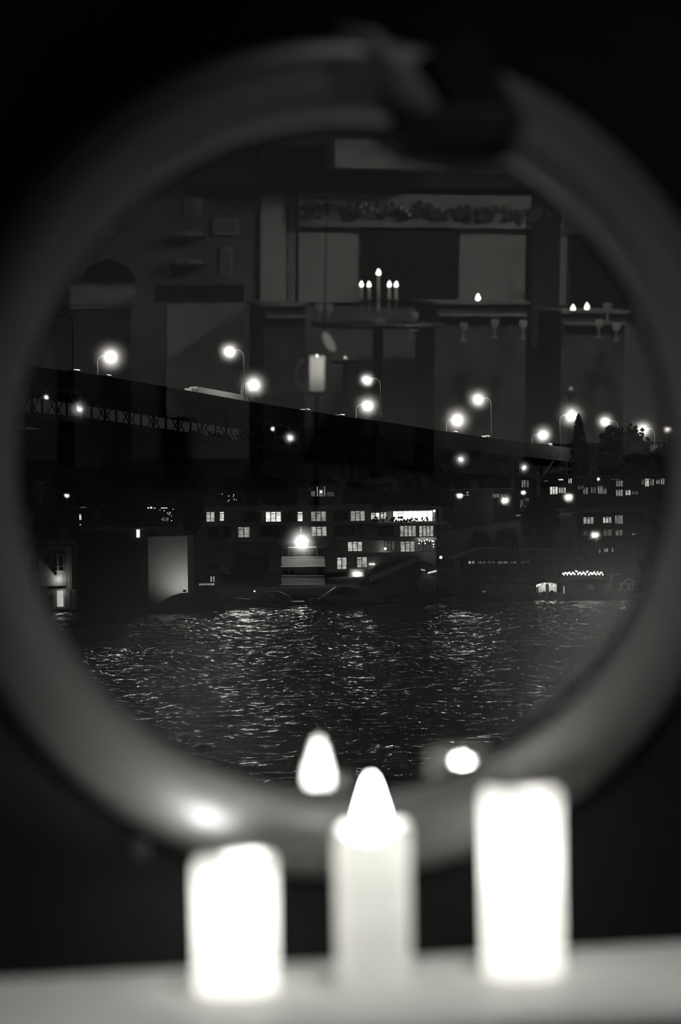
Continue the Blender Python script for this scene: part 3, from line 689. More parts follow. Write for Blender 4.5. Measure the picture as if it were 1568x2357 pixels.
block('hillside_apartment', 'hillside apartment block with a bright top floor beside the edge of the round window', 1476, 1094, 1560, 1180, 590,
      [(1476, 1104, 1484, 1116, .1, 1), (1484, 1101, 1496, 1104, 1.0, 1), (1485, 1105, 1494, 1120, .9, 2), (1496, 1103, 1506, 1118, .2, 2), (1511, 1104, 1519, 1114, .35), (1521, 1101, 1530, 1115, .4), (1518, 1152, 1532, 1158, .3, 2)])
block('shore_apartment', 'lower waterside apartment block with three bright curtained windows in a row', 1330, 1180, 1480, 1312, 465,
      [(1343, 1190, 1367, 1206, .35, 3), (1388, 1190, 1408, 1204, .6, 3), (1416, 1186, 1434, 1206, .35, 4), (1343, 1220, 1352, 1233, .06), (1362, 1220, 1380, 1233, .05, 2), (1389, 1218, 1409, 1234, .08, 2), (1417, 1219, 1434, 1233, .12, 2),
       (1454, 1226, 1466, 1232, .15), (1378, 1262, 1383, 1274, .16, 1), (1391, 1262, 1400, 1271, .4, 2), (1408, 1260, 1412, 1271, .3, 1)])
block('hillside_house', 'small dim house with a lamp at its eave beyond the lit corner flat', 1020, 1128, 1135, 1250, 550,
      [(1032, 1211, 1040, 1214, .05, 1), (1066, 1138, 1080, 1141, .3, 2), (1073, 1130, 1079, 1136, .3, 1), (1034, 1230, 1039, 1244, .08, 1), (1028, 1139, 1052, 1140, .3, 1)])
block('hillside_house', 'dim house with faint double windows behind the spreading dark tree', 1132, 1126, 1178, 1215, 555, [(1133, 1136, 1149, 1146, .2, 3), (1152, 1136, 1168, 1144, .12, 3)])
block('hill_cottage', 'tiny cottage window glowing among dark trees near the rim of the round window', 52, 1112, 84, 1140, 560, [(61, 1118, 76, 1129, .65, 4)])
block('hill_house', 'dark house in trees with a small lit gable strip and a column of light', 155, 1172, 215, 1240, 480, [(182, 1183, 188, 1197, .8, 1), (183, 1204, 187, 1210, .4, 1), (183, 1219, 187, 1226, .4, 1), (184, 1166, 199, 1169, .2, 1)])
block('hill_house', 'dark house behind the shed with a broken line of bright clerestory lights', 330, 1162, 402, 1212, 480, [(339, 1166, 351, 1171, 1.3, 2), (353, 1167, 359, 1171, .8, 1), (370, 1167, 386, 1170.5, 1.6, 1), (384, 1178, 394, 1183, .5, 2), (374, 1190, 388, 1200, .15, 3)])

# ---- bridge
BP = [(-40, 822, 600), (90, 845, 615), (220, 862, 632), (400, 893, 662), (560, 922, 692), (700, 944, 722), (800, 960, 745), (900, 973, 770), (1030, 994, 805), (1130, 1008, 835), (1300, 1029, 890), (1450, 1046, 945), (1640, 1066, 1020)]
def bp(px):
    for (x0, y0, d0), (x1, y1, d1) in zip(BP, BP[1:]):
        if px <= x1 or x1 == 1640:
            k_ = (px - x0) / (x1 - x0); return P(px, y0 + (y1 - y0) * k_, 1 / ((1 - k_) / d0 + k_ / d1))
BPX = [-40 + 28 * i for i in range(61)]
E_ = [bp(x_) for x_ in BPX]; DEP = Vector((-18.0, 12.5, 0)); PERP = DEP.normalized()
br = thing('bridge', 'long dark double deck steel truss bridge sloping down behind the houses', 'bridge', E_[20] * 1.0)
def on_deck(px, off):                            # a spot on the roadway, off metres in from the near edge, seen at px
    lo, hi = -40.0, 1640.0
    for _ in range(40):
        mid = (lo + hi) / 2; a_ = bp(mid); t_ = (bp(mid + 6) - bp(mid - 6)).normalized()
        q_ = a_ + Vector((-t_.y, t_.x, 0)).normalized() * off + Vector((0, 0, -1.0)); d_ = q_ - CAM
        x_ = 784 + F_PX * d_.dot(RV) / d_.dot(FV)
        if x_ < px: lo = mid
        else: hi = mid
    return q_, t_
def deck(z0, z1, name, M, ext=DEP, o=Vector((0, 0, 0))):
    mb = MB(); n_ = len(E_); 
    for q_ in E_:
        for z in (z0, z1):
            mb.v.append(q_ + o + Vector((0, 0, z))); mb.v.append(q_ + o + ext + Vector((0, 0, z)))
    for i in range(n_ - 1):
        a_ = 4 * i; b_ = a_ + 4
        mb.f += [[a_, b_, b_ + 2, a_ + 2], [a_ + 1, a_ + 3, b_ + 3, b_ + 1], [a_, a_ + 1, b_ + 1, b_], [a_ + 2, b_ + 2, b_ + 3, a_ + 3]]
    mb.f += [[0, 2, 3, 1], [4 * n_ - 4, 4 * n_ - 3, 4 * n_ - 1, 4 * n_ - 2]]
    return mb.build(name, M, br)
deck(-5.2, -1.0, 'upper_deck', M_BRIDGE); deck(-1.0, 0, 'parapet', M_BRIDGE, Vector((.06, .35, 0)))
deck(-13.2, -11.6, 'lower_deck', M_CONC)
mb = MB(); mb2 = MB()
for i in range(0, len(E_) - 2, 2):
    z_ = Vector((0, 0, 1)); a_ = E_[i] - z_ * 5; b_ = E_[i + 1] - z_ * 5; c_ = E_[i + 1] - z_ * 11.8; d_ = E_[i] - z_ * 11.8; e_ = E_[i + 2] - z_ * 11.8
    for off in (Vector((0, .4, 0)), DEP - Vector((0, .4, 0))):
        mb.tube([a_ + off, d_ + off], .3, 4); mb2.tube([d_ + off, b_ + off], .22, 4); mb2.tube([b_ + off, e_ + off], .22, 4)
mb.build('truss_posts', M_BRIDGE, br); mb2.build('truss_diagonals', M_BRIDGE, br)
for px_ in (-20, 230, 560, 850, 1110, 1330):
    q_ = bp(px_); zt_ = q_.z - 13; g_ = ground_z(q_.x, q_.y) - 1; mb = MB()
    for k_ in (.5, 17): mb.box((q_.x + 1.5, q_.y + k_ + 1, (zt_ + g_) / 2), (3.4, 2.6, zt_ - g_))
    mb.box((q_.x + 1.5, q_.y + 10, zt_ - 1), (4.2, 20, 2)); mb.build('pier', M_CONC, br)

def street_lamp(lx, ly, pxb, pyb, rpx, Y, lb, grp, gain=1.0, bend=None):
    p = P(lx, ly, Y); b = P(pxb, pyb, Y); t_ = thing('street_lamp', lb, 'street lamp', b - Vector((0, 0, 0)), grp)
    dx = p.x - b.x; zt_ = p.z + .3
    pts = [b, Vector((b.x, Y, zt_ - abs(dx) * .45)), Vector((b.x + dx * .06, Y, zt_ - abs(dx) * .22)), Vector((b.x + dx * .3, Y, zt_ - .02)), Vector((p.x - dx * .1, Y, zt_))]
    if pts[1].z < b.z + .3: pts.pop(1)
    MB().tube(pts, [.13] + [.08] * (len(pts) - 1), 8).build('pole', M_POLE, t_)
    MB().ball(p + Vector((0, 0, .3)), .4, 10, 6, .35).build('housing', M_IRON, t_)
    if rpx > 0: lamp_light(t_, p, rpx, gain)
    return t_
def Yb(px): return bp(px).y
GL = 'street lamps along the bridge'
near = lambda px: Yb(px) - .6
far = lambda px: Yb(px) + 37
street_lamp(130, 729, 168, 852, 0, near(168), 'unlit tall street lamp on the high end of the bridge', GL)
street_lamp(255, 821, 225, 866, 13, far(225), 'dazzling street lamp nearest the unlit lamp post at the high end of the bridge', GL)
street_lamp(529, 808, 563, 921, 9.5, near(563), 'street lamp on a tall pole rising behind the front of the truck on the bridge', GL)
street_lamp(584, 885, 556, 925, 11.5, far(556), 'bright low street lamp right beside the cab of the truck on the bridge', GL)
street_lamp(845, 873, 877, 970, 7, near(877), 'small high street lamp above a brighter one, with a box fixed low on its pole', GL)
street_lamp(846, 933, 820, 966, 10.5, far(820), 'bright street lamp directly under a smaller one past the middle of the bridge', GL)
street_lamp(1101, 918, 1132, 1008, 9.5, near(1132), 'high street lamp of the pair above the small eave lamp house', GL)
street_lamp(1053, 966, 1028, 998, 12, far(1028), 'brightest low street lamp, its bulk just above the bridge edge beside a high lamp', GL)
street_lamp(1250, 1000, 1225, 1023, 9, far(1225), 'street lamp close to the bridge edge, next before the pointed cypress', GL)
street_lamp(1315, 956, 1290, 1030, 11, near(1290), 'street lamp shining just over the tip of the pointed cypress', GL)
street_lamp(1393, 970, 1424, 1045, 8, Yb(1424), 'street lamp between the pointed cypress and the bushy trees', GL)
street_lamp(1480, 988, 1508, 1056, 9.5, Yb(1508), 'street lamp rising behind the top of the bushy trees', GL)
street_lamp(1538, 988, 1560, 1060, 4, Yb(1560) + 60, 'small distant street lamp past the bushy trees by the window rim', GL)
tag(fbox(MB(), 874.5, 947, 879, 960, near(877), .5, .5).build('control_box', M_WHITE), 'pale control box strapped low on the pole of a high bridge lamp', 'box')
def hung_lamp(lx, ly, rpx, Y, lb, grp, zup):
    p = P(lx, ly, Y); t_ = thing('deck_lamp', lb, 'lamp', p + Vector((0, 0, zup)), grp)
    MB().tube([p + Vector((0, .2, zup)), p + Vector((0, 0, .25))], .08, 6).build('bracket', M_IRON, t_)
    lamp_light(t_, p, rpx, 1.0, 16); return t_
GD = 'lamps under the bridge deck'
hung_lamp(182, 941, 7.5, Yb(182) - .8, 'bright lamp hanging in the truss below the unlit lamp post', GD, 3)
hung_lamp(107, 914, 2.6, Yb(107) - .8, 'tiny lamp in the truss nearest the window rim', GD, 2)
hung_lamp(668, 1007, 5.5, Yb(668) - .8, 'small lamp under the bridge midway between two piers', GD, 2.5)
hung_lamp(628, 987, 2.4, Yb(628) - .8, 'faint slanted lamp under the bridge just before a brighter one', GD, 2)
hung_lamp(1061, 1057, 6.5, Yb(1061) - 1, 'lamp lighting the underside of the lower deck beside a pier', GD, 2)
hung_lamp(1206, 1076, 4.8, Yb(1206) - 1, 'lamp at the low end of the bridge lighting its underside', GD, 2)
def post_lamp(lx, ly, rpx, Y, lb, hgt=4):
    p = P(lx, ly, Y); t_ = thing('path_lamp', lb, 'lamp', p - Vector((0, 0, hgt)), 'path lamps among the houses')
    MB().tube([p - Vector((0, 0, hgt)), p + Vector((0, 0, .3))], .07, 6).build('post', M_IRON, t_)
    MB().lathe(p + Vector((0, 0, .3)), [(.35, 0), (.3, .1), (.02, .2)], 10).build('cap', M_IRON, t_); lamp_light(t_, p, rpx, 1.0, 7)
post_lamp(1163, 1150, 4.8, 548, 'path lamp before the dim double windowed house')
post_lamp(1309, 1144, 4.8, 560, 'path lamp just below the bright cross barred windows')
post_lamp(1390, 1025, 2.6, 700, 'small path lamp showing through the gap beside the pointed cypress')
post_lamp(822, 1321, 6.5, 440, 'path lamp shining at the foot of the apartment building', 3)
post_lamp(1370, 1231, 4.6, 455, 'path lamp over a sloping rail between the two window rows of the shore block', 2.5)
post_lamp(1133, 1325, 2.6, 380, 'small twin lamp above the long boathouse end', 2.5)
post_lamp(1114, 1363, 2.4, 350, 'tiny dock lamp low over the water before the gabled boathouse', 1.2)
post_lamp(1058, 1140, 3, 545, 'small lamp at the eave of the dim house beyond the corner flat', 2)
post_lamp(1205, 1133, 2.4, 552, 'tiny lamp at the foot of the single column of dim windows')
post_lamp(530, 1132, 2.2, 540, 'faint lamp glimmering in the trees before the apartment roof')
post_lamp(595, 1131, 1.9, 540, 'faintest lamp in the trees between the glimmer and the gabled house')
post_lamp(154, 1140, 2.2, 520, 'pin prick lamp in the dark trees above the strip lit house')
post_lamp(1378, 1102 - 0, 1.6, 575, 'pin prick lamp on the roof edge of the dim shaded apartment block', 2)
tag(MB().tube([P(1352, 1243, 454), P(1376, 1237, 454), P(1377, 1243, 454)], .08).build('ramp_rail', M_WHITE), 'sloping white rail lit by the path lamp before the shore block', 'handrail')

# ---- traffic on the bridge
def along(px, off=-1.0):
    a_ = bp(px - 6); b_ = bp(px + 6); t_ = (b_ - a_).normalized(); return bp(px) + Vector((0, 0, 0)), t_
p0, tdir = on_deck(503, 7.0); side = tdir.cross(Z3).normalized(); upv = side.cross(tdir)
ppm = F_PX / p0.y; fx = abs(tdir.x)
Lt = (565 - 438) / ppm / fx
trk = thing('semi_truck', 'long white semi truck crossing the bridge beneath the street lamps', 'truck', p0)
AXT = (tdir, side, upv)
def tb_(s0, s1, w0, w1, h0, h1): return MB().box(p0 + tdir * ((s0 + s1) / 2) + side * ((w0 + w1) / 2) + upv * ((h0 + h1) / 2), (abs(s1 - s0), abs(w1 - w0), abs(h1 - h0)), AXT)
h2 = Lt / 2; M_TR = mat('white_trailer', .92, .5, nscale=1, namt=.05)
tb_(-h2 + 2.6, h2 - 3.3, -1.3, 1.3, 1.2, 3.7).build('trailer', M_TR, trk)
tb_(-h2, -h2 + 2.3, -1.2, 1.2, 1.1, 3.0).build('rear_unit', M_TR, trk)
mb = tb_(h2 - 3.0, h2 - 1.4, -1.2, 1.2, 1.0, 3.5); mb.box(p0 + tdir * (h2 - .8) + upv * 1.7, (1.5, 2.2, 1.6), AXT); mb.build('cab', M_TR, trk)
tb_(h2 - 1.9, h2 - 1.35, -1.22, 1.22, 2.5, 3.4).build('windscreen', M_GLASSD, trk)
tb_(-h2, h2, -.5, .5, .7, 1.1).build('chassis', M_IRON, trk)
for s_ in (-h2 + 1.2, -h2 + 4.2, -h2 + 5.4, h2 - 5.0, h2 - 3.8, h2 - 1.0):
    for w_ in (-1.15, 1.15): MB().lathe(p0 + tdir * s_ + side * w_ + upv * .5, [(.5, -.15), (.5, .15)], 14, (tdir, upv, side)).build('wheel', M_GASKET, trk)
for px_, lb, gl in ((705, 'van on the bridge shortly beyond the truck and the sign post', 2), (785, 'van with a light streak just before the middle pair of lamps on the bridge', 5), (1046, 'van with headlamps under the brightest low street lamp', 5),
                    (1120, 'van with headlamps at the foot of the next high lamp pole', 5), (1264, 'van at the low end of the bridge before the last pole', 3), (172, 'van with a bright lamp at the foot of the unlit lamp post', 7), (245, 'van on the bridge right below the dazzling first street lamp', 2)):
    q_, td = on_deck(px_, 4.0); sd_ = td.cross(Z3).normalized(); u_ = sd_.cross(td)
    c_ = thing('van', lb, 'van', q_, 'vans on the bridge'); ax = (td, sd_, u_)
    pr = [(-2.2, .35), (2.2, .35), (2.25, .9), (1.6, 1.2), (1.1, 1.95), (-2.1, 2.0), (-2.25, 1.2), (-2.25, .9)]
    MB().prism([q_ + td * a_ + u_ * h_ - sd_ * .85 for a_, h_ in pr], sd_ * 1.7).build('body', M_HULL, c_)
    for a_ in (-1.35, 1.35):
        for w_ in (-.8, .8): MB().lathe(q_ + td * a_ + sd_ * w_ + u_ * .33, [(.33, -.1), (.33, .1)], 12, (td, u_, sd_)).build('wheel', M_GASKET, c_)
    MB().box(q_ + td * .6 + u_ * 2.08, (1.3, 1.2, .2), ax).build('headlamp_glint', glow(gl), c_)  # glowing bar added on the roof for headlamp streaks the parapet would hide
gs = thing('road_sign', 'small road sign post with two cross arms standing beyond the truck', 'sign', bp(623))
MB().tube([bp(623) + Vector((0, 0, -1)), P(623, 902, Yb(623))], .12).build('post', M_POLE, gs)
for y0 in (903, 914): fbox(MB(), 623, y0, 630, y0 + 2, Yb(623), .2).build('sign_arm', M_POLE, gs)
for x0, y0, x1, y1 in ((584, 905, 590, 907.5), (585, 914, 592, 916), (608, 906, 613, 911), (571, 907, 575, 909)):
    t_ = tag(MB().box(P((x0 + x1) / 2, (y0 + y1) / 2, Yb(590) + 6), ((x1 - x0) * .12, .3, (y1 - y0) * .12)).tube([P((x0 + x1) / 2, y1, Yb(590) + 6), bp((x0 + x1) / 2) + Vector((0, 6, -1))], .05).build('lane_marker', M_POLE),
             'small reflective lane marker on a stalk between truck and sign post', 'marker', 'reflective lane markers on the bridge')

# ---- trees
def clump(mb, c, r):
    k_ = len(mb.v); 
    for d_ in ((1, 0, 0), (-1, 0, 0), (0, 1, 0), (0, -1, 0), (0, 0, 1), (0, 0, -1)):
        mb.v.append(c + Vector(d_) * r * random.uniform(.5, 1.5))
    for f in ((0, 2, 4), (2, 1, 4), (1, 3, 4), (3, 0, 4), (2, 0, 5), (1, 2, 5), (3, 1, 5), (0, 3, 5)): mb.f.append([k_ + i for i in f])
def tree(kind, px, ytop, ybot, wpx, Y, lb, grp=None, n=520):
    t0 = P(px, ytop, Y); b0 = P(px, ybot, Y); w = wpx * Y / F_PX / 2; h_ = t0.z - b0.z
    gz = min(b0.z, ground_z(b0.x, Y)); base = Vector((b0.x, Y, gz))
    t_ = thing({'c': 'conifer_tree', 'b': 'broadleaf_tree', 'y': 'cypress_tree'}[kind], lb, 'tree', base, grp)
    mb = MB()
    if kind in 'cy':
        pw = .8 if kind == 'c' else .55
        for i in range(n):
            u_ = random.random() ** .8; rr_ = w * (1 - u_) ** pw * random.uniform(.55, 1.05) if kind == 'c' else w * min(1, (1.02 - u_) ** pw * 1.15) * random.uniform(.5, 1)
            a_ = random.uniform(0, 6.283); z = b0.z + h_ * u_ + (-.1 * rr_ if kind == 'c' else 0)
            clump(mb, Vector((b0.x + rr_ * math.cos(a_), Y + rr_ * math.sin(a_), z)), max(.25, w * .11 * (1.1 - u_)))
        for i in range(10):
            u_ = i / 10; mb.lathe((b0.x, Y, b0.z + h_ * u_), [(w * .72 * (1 - u_) ** pw, 0), (w * .3 * (1 - u_) ** pw + .02, h_ * .14)], 9)
    else:
        lob = [(Vector((b0.x, Y, b0.z + h_ * .55)), w * .72, h_ * .43)]
        for i in range(7): a_ = random.uniform(0, 6.28); lob.append((Vector((b0.x + w * .55 * math.cos(a_), Y + w * .4 * math.sin(a_), b0.z + h_ * random.uniform(.3, .72))), w * .42, h_ * .26))
        for c, rw, rh in lob:
            mb.lathe(c, [(max(1e-4, rw * .86 * math.sin(math.pi * i / 6)), -rh * .86 * math.cos(math.pi * i / 6)) for i in range(7)], 10)
            for i in range(n // 8):
                v_ = Vector((random.gauss(0, 1), random.gauss(0, 1), random.gauss(0, 1))).normalized() * random.uniform(.8, 1.08)
                clump(mb, c + Vector((v_.x * rw, v_.y * rw, v_.z * rh)), max(.2, w * .07))
    mb.build('crown', M_LEAF, t_)
    MB().tube([base, Vector((b0.x, Y, b0.z + h_ * .35))], [max(.2, w * .09), max(.12, w * .05)], 8).build('trunk', M_BARK, t_)
T = [('c', 872, 985, 1172, 145, 520, 'massive dark conifer rising behind the flat roofed apartments', 1400), ('c', 812, 1075, 1170, 60, 522, 'smaller conifer shouldering the massive one on its gabled house side', 500), ('c', 1008, 1050, 1165, 75, 530, 'dark conifer between the massive one and the eave lamp house', 700),
     ('c', 960, 1090, 1165, 60, 526, 'short conifer over the roof of the bright corner flat', 500), ('y', 1335, 958, 1120, 48, 600, 'pointed cypress standing tall against the sky by the last bridge lamps', 900),
     ('b', 1450, 978, 1130, 140, 610, 'broad bushy tree with lamps shining through its top', 1600), ('b', 1540, 1010, 1130, 90, 612, 'bushy tree half cut off by the rim of the round window', 900), ('b', 1395, 1030, 1120, 60, 606, 'low bushy tree beside the pointed cypress', 600),
     ('b', 1240, 1128, 1300, 105, 450, 'spreading dark tree before the hillside houses, over the boathouses', 1400), ('c', 1262, 1120, 1290, 60, 452, 'narrow dark tree grown together with the spreading one', 600), ('b', 1170, 1210, 1290, 60, 452, 'low dark shrubby tree beyond the boathouse roof ridge', 500), 
     ('b', 430, 1040, 1240, 110, 500, 'tall dark tree behind the pale end wall of the shed', 1200), ('b', 300, 1075, 1235, 130, 505, 'wide dark tree behind the black boat shed', 1200), ('b', 210, 1090, 1230, 90, 507, 'dark tree behind the strip lit house', 800),
     ('b', 110, 1150, 1262, 90, 380, 'leafy tree over the roof of the pale sided house', 900), ('b', 60, 1060, 1200, 90, 520, 'dark tree by the tiny cottage window', 700), ('b', 530, 1095, 1170, 75, 515, 'round tree with glimmering lights over the apartment roof end', 700), ('b', 620, 1100, 1170, 80, 518, 'round dark tree next to the gabled house', 700),
     ('b', 665, 1115, 1170, 50, 519, 'small round tree hard against the gabled house', 400), ('b', 495, 1290, 1360, 55, 440, 'low dark tree at the waterline between shed and panelled building', 500), ('b', 575, 1270, 1362, 90, 430, 'wide dark tree in front of the unlit end of the apartments', 900),
     ('b', 1100, 1215, 1290, 60, 455, 'rounded dark tree above the gabled boathouse', 500), ('b', 1500, 1190, 1330, 90, 440, 'dark waterside tree beyond the shore block', 900)]
for k_, px_, yt, yb_, w_, Y_, lb, n_ in T: tree(k_, px_, yt, yb_, w_, Y_, lb, n=n_)
# trees along the far hill
HILL = ('first inside the rim of the round window', 'below the unlit lamp post', 'right under the dazzling first lamp', 'seen through the truss past the bright hanging lamp', 'seen through the truss before the dark pier',
        'behind the dark pier', 'seen through the truss short of the truck', 'seen through the truss below the rear of the truck', 'seen through the truss below the truck cab', 'next to the pier under the truck cab', 'above the small hanging lamp',
        'between the small hanging lamp and the gabled house', 'straight above the gabled house', 'just past the gabled house', 'beside the massive conifer', 'behind the massive conifer', 'past the massive conifer', 'above the bright corner flat',
        'short of the underside lamp', 'behind the underside lamp', 'between the underside lamp and the next pier', 'at the next pier', 'before the lamp at the low bridge end', 'behind the lamp at the low bridge end', 'just before the cypress', 'behind the bushy trees')
for i in range(26):
    px_ = 50 + i * 58 + random.uniform(-10, 10); Y_ = random.uniform(1020, 1120)
    yt = (988 if px_ < 540 else 952 + (px_ - 560) * .142) + random.uniform(-9, 14)
    tree('b' if i % 3 else 'c', px_, yt, yt + 95, random.uniform(62, 90), Y_, '%s %s far hill tree, %s' % (('pointed', 'round', 'spreading')[i % 3], ('low', 'dark')[i % 2], HILL[i]), 'trees on the far hill', 160)
SLOPE = ('by the tiny cottage window', 'over the strip lit house', 'over the black shed', 'over the clerestory lights', 'over the end of the apartments', 'above the fairy lights', 'left of the gabled house', 'touching the gabled house',
         'behind the massive conifer', 'behind the bright corner flat', 'by the eave lamp house', 'by the double windowed house', 'over the single column of windows', 'behind the cross barred windows', 'under the bushy trees', 'by the block at the window rim')
for i in range(16):
    px_ = 60 + i * 98 + random.uniform(-12, 12); Y_ = random.uniform(600, 640)
    tree('b', px_, 1092 + random.uniform(-10, 8), 1175, random.uniform(70, 100), Y_, 'low dark tree on the slope beneath the bridge, ' + SLOPE[i], 'trees on the slope beneath the bridge', 260)
def glint(px, py, Y, r, v): return MB().ball(P(px, py, Y), r, 6, 4)
for cx_, cy_, n_, lb in ((530, 1145, 9, 'scatter of tiny fairy lights in the round tree over the apartment roof end'), (385, 1186, 8, 'scatter of tiny fairy lights in the dark tree by the clerestory lights')):
    f_ = thing('fairy_lights', lb, 'fairy lights', P(cx_, cy_, 470)); 
    pts = [P(cx_ + random.gauss(0, 9), cy_ + random.gauss(0, 9), 470) for i in range(n_)]
    MB().tube(pts, .02, 4).build('wire', M_IRON, f_)
    for q_ in pts: MB().ball(q_, .09, 6, 4).build('bulb', glow(random.choice((.6, 1.2, 2.0))), f_)

# ---- boathouses, floating homes, boats
YM = 352
b1 = thing('boathouse', 'large dark gabled boathouse on the water with a pale triangular gable panel', 'boathouse', G(960, 1396, 0))
gable(b1, 868, 968, 1076, 1296, 1338, 1390, YM, 24, mat('boathouse_wall', .10, .9, nscale=1), M_ROOF)
MB().prism([P(958, 1340, YM - .3), P(974, 1316, YM - .3), P(1004, 1330, YM - .3), P(1004, 1372, YM - .3), P(968, 1372, YM - .3)], (0, .2, 0)).build('gable_panel', mat('gable_panel', .4, .8), b1)
MB().tube([P(985, 1319, YM - 1), P(1005, 1314, YM - 1)], .14).build('eave_light', glow(.8), b1)
MB().tube([P(969, 1311, YM - 1), P(979, 1313, YM - 1)], .12).build('eave_light', glow(.35), b1)
MB().ball(P(1015, 1283, YM - 1), .2).build('roof_lamp', glow(6), b1); MB().tube([P(1015, 1283, YM - 1), P(1015, 1312, YM - 1)], .06).build('lamp_post', M_IRON, b1)
b2 = thing('boathouse', 'long low shingled boathouse with a strip of clerestory windows under its eave', 'boathouse', G(1190, 1390, 0))
fbox(MB(), 1060, 1286, 1330, 1390, YM + 22, 16).build('wall', mat('boathouse_grey', .07, .9), b2)
MB().prism([P(1040, 1288, YM + 22) + Vector((0, -1, 0)), P(1110, 1262, YM + 22) + Vector((0, -1, 0)), P(1300, 1268, YM + 22) + Vector((0, -1, 0)), P(1345, 1288, YM + 22) + Vector((0, -1, 0))], (0, 18, 0)).build('roof', mat('grey_roof', .12, .9), b2)
for x0, x1, v in ((1078, 1093, .35), (1100, 1109, .15), (1112, 1118, .22), (1122, 1141, .05), (1145, 1171, .09), (1175, 1189, .07), (1198, 1220, .035)): window(b2, x0, 1291, x1, 1298, YM + 22, v, 2, False, False)
b3 = thing('boathouse', 'pale flat roofed boathouse low on the water between the gabled boathouse and the lit porch', 'boathouse', G(1170, 1392, 0))
fbox(MB(), 1140, 1345, 1218, 1388, YM - 2, 10).build('wall', mat('pale_boathouse', .3, .9), b3)
fbox(MB(), 1132, 1334, 1230, 1345, YM - 3, 12).build('roof', mat('grey_roof', .12, .9), b3)
b4 = thing('boathouse', 'long dark curved roof boathouse standing beside the foot of the apartment building', 'boathouse', G(900, 1392, 0))
MB().prism([P(x_, y_, YM + 30) for x_, y_ in ((830, 1345), (850, 1318), (880, 1298), (915, 1288), (950, 1292), (985, 1305), (985, 1385), (830, 1385))], (0, 10, 0)).build('shell', mat('black_siding', .018), b4)
# lit porch home
YF = 343
ph = thing('floating_home', 'floating home with a glowing white porch and two dark chairs silhouetted', 'floating home', G(1260, 1392, 0))
fbox(MB(), 1238, 1342, 1284, 1378, YF, 1.5, -1.5).build('porch_wall', mat('porch_white', .85, .8), ph)
MB().prism([P(1233, 1347, YF - .6), P(1258, 1339, YF - .6), P(1287, 1345, YF - .6), P(1287, 1343, YF - .6), P(1258, 1335, YF - .6), P(1233, 1344, YF - .6)], (0, 3.5, 0)).build('roof', M_DARK, ph)
fbox(MB(), 1230, 1378, 1290, 1390, YF, 4, .6).build('float', M_DARK, ph)
for x_ in (1238, 1260, 1284): MB().tube([P(x_, 1345, YF - .3), P(x_, 1380, YF - .3)], .1 if x_ != 1260 else .25).build('post', M_FRAME if x_ != 1260 else M_POLE, ph)
light('porch_light', P(1252, 1349, YF + .5), 28, .1, parent=ph); light('porch_light', P(1276, 1350, YF + .5), 22, .1, parent=ph)
for x_, lb in ((1253, 'dark round backed chair on the glowing porch nearer the boathouses'), (1271, 'dark bulky chair on the glowing porch nearer the dark cabin')):
    c_ = thing('porch_chair', lb, 'chair', P(x_, 1378, YF), 'chairs on the glowing porch'); wd = .5 if x_ < 1260 else .75
    p_ = P(x_, 1378, YF); MB().box(p_ + Vector((0, 0, .45)), (wd, .5, .1)).build('seat', M_GASKET, c_)
    MB().lathe(p_ + Vector((0, .2, .8)), [(wd * .5, -.05), (wd * .5, .05)], 16, (X3, Z3, Y3)).build('backrest', M_GASKET, c_)
    for sx_ in (-1, 1):
        for sy_ in (-1, 1): MB().tube([p_ + Vector((sx_ * wd * .4, sy_ * .2, 0)), p_ + Vector((sx_ * wd * .4, sy_ * .2, .45))], .03, 5).build('leg', M_GASKET, c_)
def bulbs(lb, pts, Y, v=6, r=.09):
    s_ = thing('string_lights', lb, 'string lights', P(*pts[0], Y)); MB().tube([P(x_, y_, Y) for x_, y_ in pts], .025, 4).build('cable', M_IRON, s_)
    for x_, y_ in pts: MB().ball(P(x_, y_, Y), r, 8, 5).build('bulb', glow(v), s_)
bulbs('short string of bulbs along the eave of the glowing porch', [(1236, 1349), (1238, 1347), (1241, 1346), (1244, 1345), (1254, 1343), (1266, 1346), (1275, 1348)], YF - .62)
dc = thing('floating_home', 'dark low cabin on the water beneath a long wavy row of bright bulbs', 'floating home', G(1345, 1392, 0))
fbox(MB(), 1300, 1340, 1388, 1390, YF, 8).build('wall', mat('cabin_dark', .04, .9), dc)
MB().prism([P(1290, 1340, YF - .6), P(1330, 1332, YF - .6), P(1358, 1331, YF - .6), P(1396, 1340, YF - .6), P(1396, 1343, YF - .6), P(1290, 1343, YF - .6)], (0, 9, 0)).build('roof', M_ROOF, dc)
fbox(MB(), 1353, 1346, 1368, 1358, YF - .1, .1).build('window', glow(.025), dc)
MB().tube([P(1298.5, 1350, YF - .7), P(1298.5, 1366, YF - .7)], .09).build('tube_lamp', glow(.45), dc)
fbox(MB(), 1292, 1312, 1392, 1334, YF + 6, 3).build('upper_screen', mat('deck_screen', .2, .9), dc)
pts = []
for i in range(38):
    x_ = 1296 + 92 * i / 37; pts.append((x_, 1320 + 2.4 * math.sin(i * 1.9) - (4 if i in (12, 13, 23) else 0) + random.uniform(-1, 1)))
bulbs('long wavy row of bright bulbs above the dark low cabin', pts, YF - .2, 7, .10)
